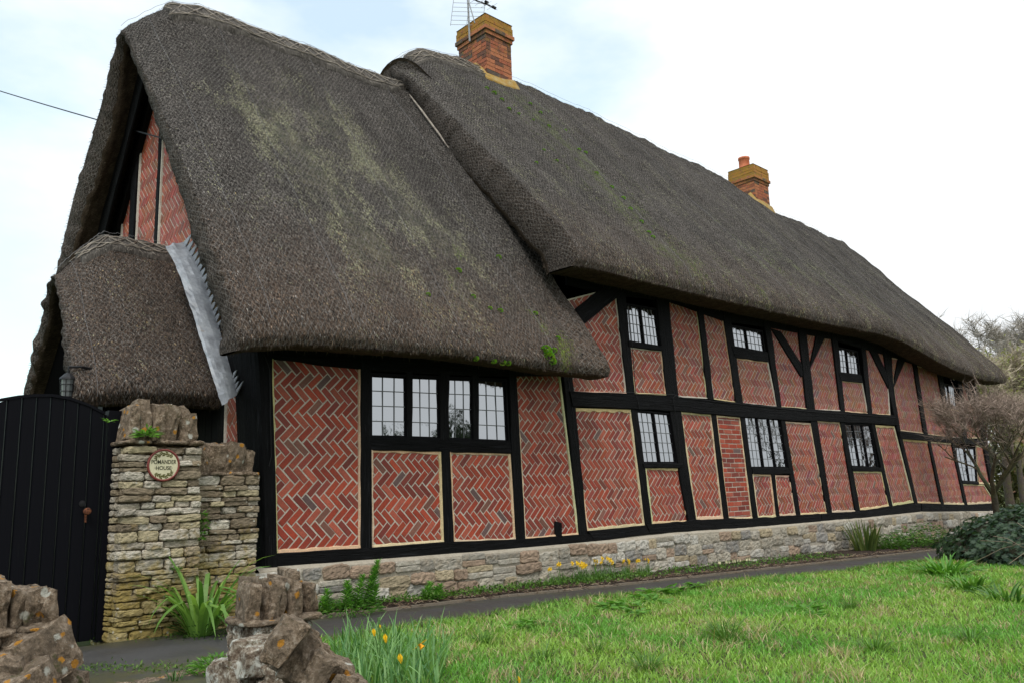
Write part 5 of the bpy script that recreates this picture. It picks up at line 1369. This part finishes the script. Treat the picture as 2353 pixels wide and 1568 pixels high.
spurge('spurge','small bushy spurge standing alone against the plinth',992,1368,[(-.05,.14,-.02),(0,.17,.01),(.05,.15,.02),(.02,.12,.05),(-.02,.1,-.05)],.2)
p=PY(800,1405,-.4);p=(p[0],-.42,G(p[0],-.42)+.02);leafy('weed_tuft','spreading low weeds at the base of the tall spurge','weed',p,420,.07,.014,.36,.1,((.04,.13,.02),(.12,.28,.04)),flat=.2)
# daffodils
def daff_flower(mb_p,mb_t,c,d,s,kind='open'):
    d=Vector(d).normalized();u=d.orthogonal().normalized();v=d.cross(u);c=Vector(c)
    if kind=='open':
        for i in range(6):
            a=i*math.pi/3+jit(.1);r=u*math.cos(a)+v*math.sin(a);s_=d.cross(r)
            mb_p.add([c,c+r*s*.5-s_*s*.22+d*s*.08,c+r*s*.95+d*s*.05,c+r*s*.5+s_*s*.22+d*s*.08],[(0,1,2),(0,2,3)])
        n=10;vs=[]
        for q,(rr,h) in enumerate([(.14,0),(.2,.2),(.25,.36),(.34,.45)]):
            for i in range(n):
                a=i*2*math.pi/n;vs.append(c+(u*math.cos(a)+v*math.sin(a))*rr*s*(1+.08*(i%2)*(q==3))+d*h*s)
        mb_t.add(vs,[(q*n+i,q*n+(i+1)%n,(q+1)*n+(i+1)%n,(q+1)*n+i) for q in range(3) for i in range(n)])
    else:
        for i in range(6):
            a=i*math.pi/3;r=u*math.cos(a)+v*math.sin(a);s_=d.cross(r)
            mb_p.add([c,c+r*s*.26-s_*s*.14+d*s*.5,c+r*s*.1+d*s*1.25,c+r*s*.26+s_*s*.14+d*s*.5],[(0,1,2),(0,2,3)])
p=ground_at(880,1590);dz=p[2]
nd_=thing('daffodil_clump','large clump of blue green daffodil leaves behind the sloping wall','daffodils',p)
o=MB()
for i in range(520):
    b=ground_at(lerp(775,1010,random.random())+jit(20),lerp(1500,1610,random.random()))
    strap(o,(b[0],b[1],GL(b[0],b[1])-.01),random.uniform(0,6.28),random.uniform(.18,.36),random.uniform(.009,.014),R(random.uniform(58,88)),random.uniform(.2,1.3),gcol((.05,.16,.045),(.22,.39,.13)),n=6,kink=(random.uniform(.5,.8) if random.random()<.07 else None),twist=jit(.6))
o.build('leaves',['leaf'],parent=nd_,root=nd_)
for (hx,hy,bx,by,kind,s) in [(857,1440,872,1560,'bud',.04),(883,1452,895,1570,'bud',.045),(964,1478,945,1590,'open',.055),(917,1497,925,1600,'bud',.048),(872,1432,868,1560,'bud',.02)]:
    b=ground_at(bx,by);h=PY(hx,hy,b[1]);st=MB();pe=MB();tr=MB()
    top=Vector(h)+Vector((0,0,.035));st.tube([b,Vector(b).lerp(top,.6)+Vector((.01,0,0)),top+Vector((-.012,0,.002)),top+Vector((0,-.004,0)),Vector(h)],.0035,4,c=(.12,.24,.07))
    d=(.3,-.55,-.8) if kind=='open' else (.12,-.1,-1)
    daff_flower(pe,tr,h,d,s,kind);f=st.build('flower_stem',['leaf'],parent=nd_,root=nd_);pe.build('petals',['petal_yellow'],parent=f,root=nd_)
    if kind=='open':tr.build('trumpet',['petal_orange'],parent=f,root=nd_)
p=ground_at(1195,1620);n2=thing('daffodil_clump','small daffodil in bud among the lawn grass at the bottom edge','daffodils',p)
o=MB()
for i in range(26):
    strap(o,(p[0]+jit(.06),p[1]+jit(.05),p[2]),random.uniform(0,6.28),random.uniform(.12,.24),.01,R(random.uniform(50,85)),random.uniform(.5,1.8),gcol((.05,.13,.03),(.14,.26,.08)),n=5)
st=MB();pe=MB();h=Vector(PY(1190,1550,p[1]));st.tube([p,Vector(p).lerp(h,.6),h+Vector((-.015,0,.04)),h+Vector((-.004,0,.03)),h],.0035,4,c=(.12,.24,.07));daff_flower(pe,pe,h,(.15,0,-1),.035,'bud')
o.build('leaves',['leaf'],parent=n2,root=n2);f=st.build('flower_stem',['leaf'],parent=n2,root=n2);pe.build('petals',['petal_yellow'],parent=f,root=n2)
def mini_daff(nf,seed,label,pos):
    random.seed(seed);r_=thing('daffodil_clump',label,'daffodils',pos,'small daffodils in the narrow bed');x,y,z=pos
    o=MB()
    for i in range(34):
        strap(o,(x+jit(.07),y+jit(.04),z),random.uniform(0,6.28),random.uniform(.1,.2),.008,R(random.uniform(60,88)),random.uniform(.2,1.2),gcol((.05,.13,.02),(.13,.27,.05)),n=4)
    o.build('leaves',['leaf'],parent=r_,root=r_)
    for i in range(nf):
        st=MB();pe=MB();h=Vector((x+jit(.09),y+jit(.05),z+random.uniform(.17,.27)));st.tube([(x,y,z),h+Vector((0,.01,-.02)),h],.0025,3,c=(.1,.2,.05))
        daff_flower(pe,pe,h,(jit(.8)-.2,-1,jit(.3)),random.uniform(.032,.042));f=st.build('flower_stem',['leaf'],parent=r_,root=r_);pe.build('petals',['petal_yellow'],parent=f,root=r_)
    return r_
def copy_tree(o,par=None,label=None):
    c=o.copy();COL.objects.link(c)
    if par is not None:c.parent=par
    if label:c['label']=label
    for ch in list(o.children):copy_tree(ch,c)
    return c
LB='small yellow daffodil clump flowering in the soil bed before the stone plinth'
b=ground_at(1250,1348);dA=mini_daff(2,11,LB,(b[0],-.33,G(b[0],-.33)+.04))
b=ground_at(1300,1342);dB=mini_daff(4,12,LB,(b[0],-.3,G(b[0],-.3)+.04))
for i,(px,sc_) in enumerate([(1275,.8),(1333,1.),(1352,.85),(1375,1.05),(1392,.9),(1408,1.1),(1432,.9),(1448,.95),(1470,.85),(1492,.9)]):
    x=PY(px,1335,-.35)[0];q=copy_tree(dB if i%2 else dA,None,LB);q.location=(x,-.33+jit(.05),G(x,-.33)+.04);q.rotation_euler=(0,0,jit(.8));q.scale=(sc_,)*3
random.seed(21)
cr_=None
for i,(px,py) in enumerate([(1655,1300),(1668,1296),(1684,1296),(1700,1290),(1722,1286)]):
    x=PY(px,py,-.45)[0];pos=(x,-.45,G(x,-.45)+.04)
    if cr_ is None:
        cr_=thing('crocus','tiny cream crocus in the dark soil by the far plinth','crocus',pos,'crocuses in the bed')
        o=MB()
        for k in range(12):strap(o,(x+jit(.03),-.45+jit(.02),pos[2]),random.uniform(0,6.28),.08,.004,R(70),.8,gcol(),n=3)
        o.build('leaves',['leaf'],parent=cr_,root=cr_)
        for k in range(3):
            pe=MB();daff_flower(pe,pe,(x+jit(.05),-.45+jit(.03),pos[2]+.06),(jit(.2),jit(.2),1),.035,'bud');pe.build('petals',['petal_white'],parent=cr_,root=cr_)
    else:
        q=copy_tree(cr_);q.location=pos;q.rotation_euler=(0,0,i*1.3)
# clumps further along the bed
x=PY(1990,1268,-.5)[0];clump('iris_clump','spiky upright iris leaves at the far end of the path','plant',(x,-.5,G(x,-.5)+.03),90,.62,.03,(62,88),(.1,.7),.2,((.04,.08,.02),(.17,.22,.06)),seg=5)
x=PY(1808,1290,-.5)[0];leafy('weed_tuft','low green weed beside the far plinth before the iris leaves','weed',(x,-.5,G(x,-.5)+.03),70,.07,.03,.14,.06)
for i,(px,hh,rr,lb) in enumerate([(2040,.34,.4,'loose green ground shrub right of the iris leaves'),(2085,.42,.5,'taller green leafy shrub between the iris leaves and ivy'),(2130,.5,.5,'pale green leafy shrub behind the ivy mound')]):
    x=PY(px,1240,-.6)[0];leafy('low_shrub',lb,'shrub',(x,-.62,G(x,-.6)),900,.08,.035,rr,hh,((.03,.09,.015),(.11,.24,.04)),flat=.4)
# broad leaved weeds and tussocks in the lawn
random.seed(31)
dk=None
for i,(px,py,s) in enumerate([(1400,1398,1.),(1440,1392,1.2),(1480,1372,1.1),(1512,1362,1.3),(1545,1358,1.),(1500,1385,1.1),(1462,1408,.8),(1235,1432,.9),(1200,1440,.8),(1850,1400,1.),(1868,1412,.7),(2090,1310,.9),(1600,1345,.8)]):
    p=ground_at(px,py,.02)
    if dk is None:
        dk=leafy('dock_weed','broad leaved green weed spreading in the lawn beside the path','weed',p,26,.13,.05,.1,.05,((.06,.17,.02),(.14,.32,.05)),'broad leaved weeds in the lawn',flat=.7)
    else:
        q=dk.copy();COL.objects.link(q);q.location=p;q.rotation_euler=(0,0,i*1.1);q.scale=(s,)*3
tk=None
for i,(px,py,s) in enumerate([(1655,1462,1.3),(1670,1475,1.1),(1108,1478,.8),(1490,1540,.9),(1955,1395,.7),(2010,1500,1.),(1780,1340,.6),(2230,1478,1.),(1370,1500,.7),(1250,1520,.8)]):
    p=ground_at(px,py,.0)
    if tk is None:tk=clump('grass_tussock','coarse arching grass tussock standing above the lawn','grass tussock',p,90,.2,.007,(40,85),(.8,2.2),.06,((.05,.13,.02),(.14,.27,.05)),'grass tussocks in the lawn')
    else:
        q=tk.copy();COL.objects.link(q);q.location=p;q.rotation_euler=(0,0,i*1.7);q.scale=(s,)*3
# straw wisps
mb=MB()
for px,py,k in [(1120,1450,26),(1200,1445,8),(1690,1440,50),(1730,1470,50),(1760,1450,30),(1620,1500,16),(2000,1330,30),(2060,1480,20),(1330,1470,12),(1960,1545,14),(1180,1490,20)]:
    for _ in range(k):
        p=ground_at(px+random.gauss(0,22),py+random.gauss(0,9),.02);strap(mb,p,random.uniform(0,6.28),random.uniform(.08,.22),.004,R(random.uniform(10,60)),random.uniform(.3,1.6),random.choice([(.45,.36,.2),(.36,.27,.14),(.5,.42,.26)]),n=4)
tag(mb.build('dry_grass',['leaf']),'pale dry grass stalks lying over the lawn','grass',kind='stuff')
# ivy mound
def ivyleaf(o,p,nrm_,s,c):
    n_=Vector(nrm_).normalized();u=n_.orthogonal().normalized();a=random.uniform(0,6.28);u=(u*math.cos(a)+n_.cross(u)*math.sin(a));v=n_.cross(u);p=Vector(p)
    P=[(0,-.35),(.5,-.3),(.35,.05),(.62,.3),(.2,.35),(0,.8),(-.2,.35),(-.62,.3),(-.35,.05),(-.5,-.3)]
    o.add([p]+[p+(u*x+v*y)*s+n_*(.06*s if abs(x)<.3 else 0) for x,y in P],[(0,i,i%10+1) for i in range(1,11)],c=c)
iv=thing('ivy_mound','large mound of dark green ivy at the right end of the lawn','ivy',(15.6,-3.3,-1.35))
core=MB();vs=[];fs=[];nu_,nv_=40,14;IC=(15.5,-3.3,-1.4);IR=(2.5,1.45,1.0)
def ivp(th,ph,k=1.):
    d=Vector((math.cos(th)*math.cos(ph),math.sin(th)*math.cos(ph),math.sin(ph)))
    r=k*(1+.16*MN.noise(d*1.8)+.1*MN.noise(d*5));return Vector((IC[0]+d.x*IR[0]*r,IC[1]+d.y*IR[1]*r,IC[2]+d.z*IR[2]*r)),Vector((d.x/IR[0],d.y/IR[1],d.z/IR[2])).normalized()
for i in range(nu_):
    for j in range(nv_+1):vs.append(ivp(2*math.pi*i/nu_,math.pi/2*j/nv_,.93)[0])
core.add(vs,[(i*(nv_+1)+j,((i+1)%nu_)*(nv_+1)+j,((i+1)%nu_)*(nv_+1)+j+1,i*(nv_+1)+j+1) for i in range(nu_) for j in range(nv_)],c=(.02,.02,.01));core.build('stems',['twig'],parent=iv,root=iv)  # closed near-black hull under the leaves, added to darken the gaps
o=MB()
for _ in range(9500):
    th=random.uniform(0,6.28);ph=math.asin(random.random());q,n_=ivp(th,ph,random.uniform(.93,1.06))
    n_=n_+Vector((jit(.7),jit(.7),jit(.5)+.25));g_=random.random();c=(lerp(.012,.05,g_),lerp(.035,.09,g_),lerp(.02,.04,g_))
    ivyleaf(o,q,n_,random.uniform(.045,.085),c)
o.build('leaves',['leaf'],parent=iv,root=iv)
mb=MB()
for _ in range(60):
    th=random.uniform(3,6);ph=random.uniform(.2,1.2);q,n_=ivp(th,ph,1.05);q2,_n=ivp(th+jit(.4),ph+jit(.3),1.12);mb.tube([q,q.lerp(q2,.5)+n_*.06,q2],.004,3,c=(.25,.2,.14))
mb.build('stems',['twig'],parent=iv,root=iv)
p=ground_at(2172,1322);clump('lily_clump','bright green strap leaved clump in front of the ivy mound','plant',p,130,.34,.032,(40,80),(.9,2.2),.22,((.05,.16,.02),(.15,.34,.05)))
p=ground_at(2235,1352);clump('lily_clump','second smaller strap leaved clump below the ivy near the right edge','plant',p,80,.26,.026,(35,75),(.8,2.1),.2,((.05,.15,.02),(.16,.32,.06)))
p=ground_at(2310,1378);clump('lily_clump','low strap leaved clump at the right edge of the lawn','plant',p,70,.26,.026,(35,75),(.8,2.1),.24,((.04,.12,.02),(.13,.27,.05)))
# ------------------------------------------------------------------ trees
def tree(name,label,cat,base,h,seed,trunk_r,first,spread,levels=5,ntw=9000,tcol=((.12,.09,.07),(.3,.2,.17)),bcol=(.1,.085,.06),lean=(0,0),twl=.35,group=None,up=.35,kids=(2,4),leafc=None,nleaf=0,tws=1.):
    rs=random.Random(seed);tr=MB();br=MB();ends=[]
    def grow(p,d,L,r,lv):
        n=5;pts=[p];rad=[r];q=p.copy();dd=d.copy()
        for i in range(n):
            dd=(dd+Vector((rs.uniform(-.22,.22),rs.uniform(-.22,.22),rs.uniform(-.1,.16)))*(1 if lv else .35)).normalized();q=q+dd*L/n;pts.append(q.copy());rad.append(r*(1-.42*(i+1)/n))
        (tr if lv==0 else br).tube(pts,rad,8 if lv==0 else (6 if lv==1 else 4 if lv<4 else 3),cap=False,c=tuple(v*rs.uniform(.8,1.2) for v in bcol))
        if lv>=2:
            for a,b in zip(pts,pts[1:]):ends.append((a,b,r))
        if lv<levels:
            k=rs.randint(*kids)+(1 if lv==0 else 0)
            for i in range(k):
                t=rs.uniform(.5,1.) if lv else rs.uniform(.75,1.);s=min(int(t*n),n-1);b=pts[s].lerp(pts[s+1],t*n-s)
                a=rs.uniform(0,6.28)+i*2.2;nd2=Vector((math.cos(a),math.sin(a),0))*spread+Vector((0,0,up))+dd*.7
                grow(b,nd2.normalized(),L*rs.uniform(.58,.82)*(1.15 if lv==0 else 1),rad[s]*.66,lv+1)
    grow(Vector(base),Vector((lean[0],lean[1],1)).normalized(),first,trunk_r,0)
    root=thing(name,label,cat,base,group);tr.build('trunk',['bark'],parent=root,root=root,smooth=True);br.build('branches',['bark'],parent=root,root=root)
    # fine twigs
    n=ntw;idx=RNG.integers(0,len(ends),n);A=np.array([ends[i][0][:] for i in idx]);B=np.array([ends[i][1][:] for i in idx]);t=RNG.random((n,1));P=A*(1-t)+B*t
    D=RNG.normal(0,1,(n,3));D[:,2]=np.abs(D[:,2])*.6+.25;D/=np.linalg.norm(D,axis=1,keepdims=True);L=RNG.uniform(.3,1.,(n,1))*twl
    mid=P+D*L*.5+RNG.normal(0,.05,(n,3))*twl;T=mid+(D+RNG.normal(0,.35,(n,3)))*L*.5
    S=np.cross(D,RNG.normal(0,1,(n,3)));S/=np.linalg.norm(S,axis=1,keepdims=True)+1e-9;S*=.0045*tws
    V=np.stack([P-S,P+S,mid+S*.7,mid-S*.7,T],1).reshape(-1,3);i=np.arange(n)*5
    tri=np.concatenate([np.stack([i,i+1,i+2],1),np.stack([i,i+2,i+3],1),np.stack([i+3,i+2,i+4],1)],0)
    k=RNG.random((n,1));c=np.array(tcol[0])*(1-k)+np.array(tcol[1])*k
    finish('twigs',V,tri,'twig',parent=root,root=root,col=np.repeat(c,5,axis=0))['kind']='stuff'
    if nleaf:
        idx=RNG.integers(0,len(ends),nleaf);P=np.array([ends[i][1][:] for i in idx])+RNG.normal(0,.16*twl/.35,(nleaf,3))
        D=RNG.normal(0,1,(nleaf,3));D/=np.linalg.norm(D,axis=1,keepdims=True);S=np.cross(D,RNG.normal(0,1,(nleaf,3)));S/=np.linalg.norm(S,axis=1,keepdims=True)+1e-9
        s=RNG.uniform(.03,.07,(nleaf,1))*tws**.5;V=np.stack([P-D*s,P+S*s*.6,P+D*s],1).reshape(-1,3);k=RNG.random((nleaf,1));c=np.array(leafc[0])*(1-k)+np.array(leafc[1])*k
        finish('foliage',V,np.arange(nleaf*3).reshape(-1,3),'leaf',parent=root,root=root,col=np.repeat(c,3,axis=0))['kind']='stuff'
    return root
tb=PY(2312,1262,-1.35)
tree('bare_tree','leaning bare tree with mossy trunk and reddish twigs by the cottage far end','tree',(tb[0],tb[1],tb[2]-.1),4.5,23,.1,1.5,.9,5,4800,((.14,.11,.09),(.42,.32,.26)),(.11,.09,.06),lean=(-.5,-.1),twl=.5,kids=(2,4),leafc=((.4,.2,.17),(.5,.36,.25)),nleaf=0,up=.5,tws=.8)
for i,(px,x,h,sd_,lb,tc_,nl,lc) in enumerate([(2330,34,6.6,8,'tall grey bare tree rising above the hedge at the right edge',((.22,.2,.17),(.42,.38,.33)),0,None),
    (2262,30,4.6,9,'olive brown bushy bare tree close behind the cottage end',((.28,.24,.16),(.5,.44,.3)),2500,((.2,.22,.08),(.4,.38,.2))),
    (2360,28,4.6,14,'dense brown thicket tree cut by the right edge of the picture',((.26,.22,.16),(.5,.43,.32)),2500,((.18,.2,.08),(.38,.36,.18)))]):
    b=PX(px,1200,x);tree('background_tree',lb,'tree',(b[0],b[1],-1.4),h,sd_,.13*h/5,h*.42,.8,5,11000,tc_,(.1,.085,.06),twl=.6,kids=(2,4),leafc=lc,nleaf=nl,tws=2.)
# trees across the lane, seen only as reflections in the leaded panes
tree('bare_tree','bare tree across the lane mirrored in the far ground floor panes','tree',(46,-17.,-1.5),9,41,.25,2.8,.8,5,7000,((.1,.08,.06),(.2,.17,.13)),(.06,.05,.04),twl=.6,kids=(2,3),tws=2.)
tree('evergreen_tree','dark evergreen across the lane mirrored in the leftmost pane of the big casement','tree',(14.3,-15.5,-1.5),6,43,.2,1.5,.7,4,6000,((.03,.05,.02),(.06,.09,.03)),(.05,.04,.03),twl=.5,kids=(3,4),tws=3.)
tree('evergreen_tree','dark evergreen across the lane mirrored in the rightmost pane of the big casement','tree',(19.5,-15.,-1.5),6,44,.2,1.5,.7,4,7000,((.03,.05,.02),(.06,.09,.03)),(.05,.04,.03),twl=.5,kids=(3,4),tws=3.)
# hedge at the end
mb=MB()
hb=PX(2300,1180,40.)
for _ in range(16000):
    q=(40+jit(2.),hb[1]+random.uniform(-9,4),-1.5+2.9*random.random()**.8);leafq(mb,q,(jit(1),jit(1),jit(1)),(0,0,1),.28,.14,gcol((.05,.055,.02),(.2,.19,.08)))
hg=mb.build('hedge',['leaf'],loc=(40,hb[1],-1.5));tag(hg,'brown green field hedge closing the view behind the far trees','hedge')
# distant brick house with chimneys
hp=PX(2330,880,62.);fh=thing('far_house','distant brick house with tiled roof and paired chimneys glimpsed through twigs','house',(62,hp[1],-1.5))
y=hp[1]
mb=MB();mb.box((62,y-7,-1.5),(70,y+1.2,3.6));mb.build('wall',['far_brick'],parent=fh,root=fh)
mb=MB();mb.add([(61.6,y-7.3,3.5),(61.6,y+1.5,3.5),(70.4,y+1.5,3.5),(70.4,y-7.3,3.5),(66,y+.8,7.2),(66,y-6.5,7.2)],[(0,5,4,1),(1,4,2),(2,4,5,3),(3,5,0),(0,1,2,3)]);rf=mb.build('roof',['far_tile'],parent=fh,root=fh)
for yy in (hp[1]-.5,hp[1]-1.9):
    mb=MB();mb.box((64,yy-.35,5.4),(64.8,yy+.35,8.0));mb.box((63.93,yy-.42,8.0),(64.87,yy+.42,8.2));ch=mb.build('chimney',['far_brick'],parent=rf,root=fh)
    mb=MB();lathe(mb,(64.4,yy,8.2),[(.2,0),(.17,.7),(.2,.75)],10);mb.build('chimney_pot',['terracotta'],parent=fh,root=fh)
# ------------------------------------------------------------------ light
w=bpy.data.worlds.new('World');sc.world=w;w.use_nodes=True;nt=w.node_tree;nd=nt.nodes;bg=nd['Background']
SUNEL,SUNAZ=R(54),R(226)
sky=nd.new('ShaderNodeTexSky');sky.sky_type='NISHITA';sky.sun_disc=False;sky.sun_elevation=SUNEL;sky.sun_rotation=SUNAZ;sky.air_density=1.;sky.dust_density=1.
tc=nd.new('ShaderNodeTexCoord');mp=nd.new('ShaderNodeMapping');mp.inputs['Scale'].default_value=(1,1,2.2);nt.links.new(tc.outputs['Generated'],mp.inputs[0])
nz=nd.new('ShaderNodeTexNoise');nz.inputs['Scale'].default_value=2.3;nz.inputs['Detail'].default_value=6;nz.inputs['Roughness'].default_value=.55;nt.links.new(mp.outputs[0],nz.inputs['Vector'])
dp=nd.new('ShaderNodeVectorMath');dp.operation='DOT_PRODUCT';nt.links.new(tc.outputs['Generated'],dp.inputs[0]);dp.inputs[1].default_value=(-.55,.75,.25)
ma=nd.new('ShaderNodeMath');ma.operation='MULTIPLY_ADD';nt.links.new(dp.outputs['Value'],ma.inputs[0]);ma.inputs[1].default_value=-.35;nt.links.new(nz.outputs['Fac'],ma.inputs[2])
rp=nd.new('ShaderNodeValToRGB');rp.color_ramp.elements[0].position=.2;rp.color_ramp.elements[1].position=.46;rp.color_ramp.elements[0].color=(.38,.38,.38,1);nt.links.new(ma.outputs[0],rp.inputs[0])
mx=nd.new('ShaderNodeMix');mx.data_type='RGBA';nt.links.new(rp.outputs[0],mx.inputs[0]);tn=nd.new('ShaderNodeMix');tn.data_type='RGBA';tn.blend_type='MULTIPLY';tn.inputs[0].default_value=1.;tn.inputs[7].default_value=(1.35,1.5,1.2,1);nt.links.new(sky.outputs[0],tn.inputs[6]);nt.links.new(tn.outputs[2],mx.inputs[6]);sx_=nd.new('ShaderNodeSeparateXYZ');nt.links.new(tc.outputs['Generated'],sx_.inputs[0])
zr=nd.new('ShaderNodeValToRGB');zr.color_ramp.elements[0].position=.0;zr.color_ramp.elements[0].color=(.4,.4,.4,1);zr.color_ramp.elements[1].position=1.;zr.color_ramp.elements[1].color=(1,1,1,1);e_=zr.color_ramp.elements.new(.5);e_.color=(.5,.5,.5,1);e_=zr.color_ramp.elements.new(.68);e_.color=(.6,.6,.6,1);nt.links.new(sx_.outputs[2],zr.inputs[0])
cm=nd.new('ShaderNodeMix');cm.data_type='RGBA';cm.blend_type='MULTIPLY';cm.inputs[0].default_value=1.;cm.inputs[6].default_value=(9.8,10.1,10.3,1);nt.links.new(zr.outputs[0],cm.inputs[7]);nt.links.new(cm.outputs[2],mx.inputs[7])
nt.links.new(mx.outputs[2],bg.inputs[0]);bg.inputs[1].default_value=.15
sd=bpy.data.lights.new('sun','SUN');sd.energy=1.2;sd.angle=R(14);sd.color=(1,.96,.9);so=bpy.data.objects.new('sun',sd);COL.objects.link(so)
# direction the light comes from
az=SUNAZ;dirv=Vector((math.sin(az)*math.cos(SUNEL),math.cos(az)*math.cos(SUNEL),math.sin(SUNEL)))
so.rotation_euler=dirv.to_track_quat('Z','Y').to_euler();so.location=dirv*30
sc.view_settings.view_transform='Standard';sc.view_settings.look='None';sc.view_settings.gamma=1;sc.view_settings.exposure=.68
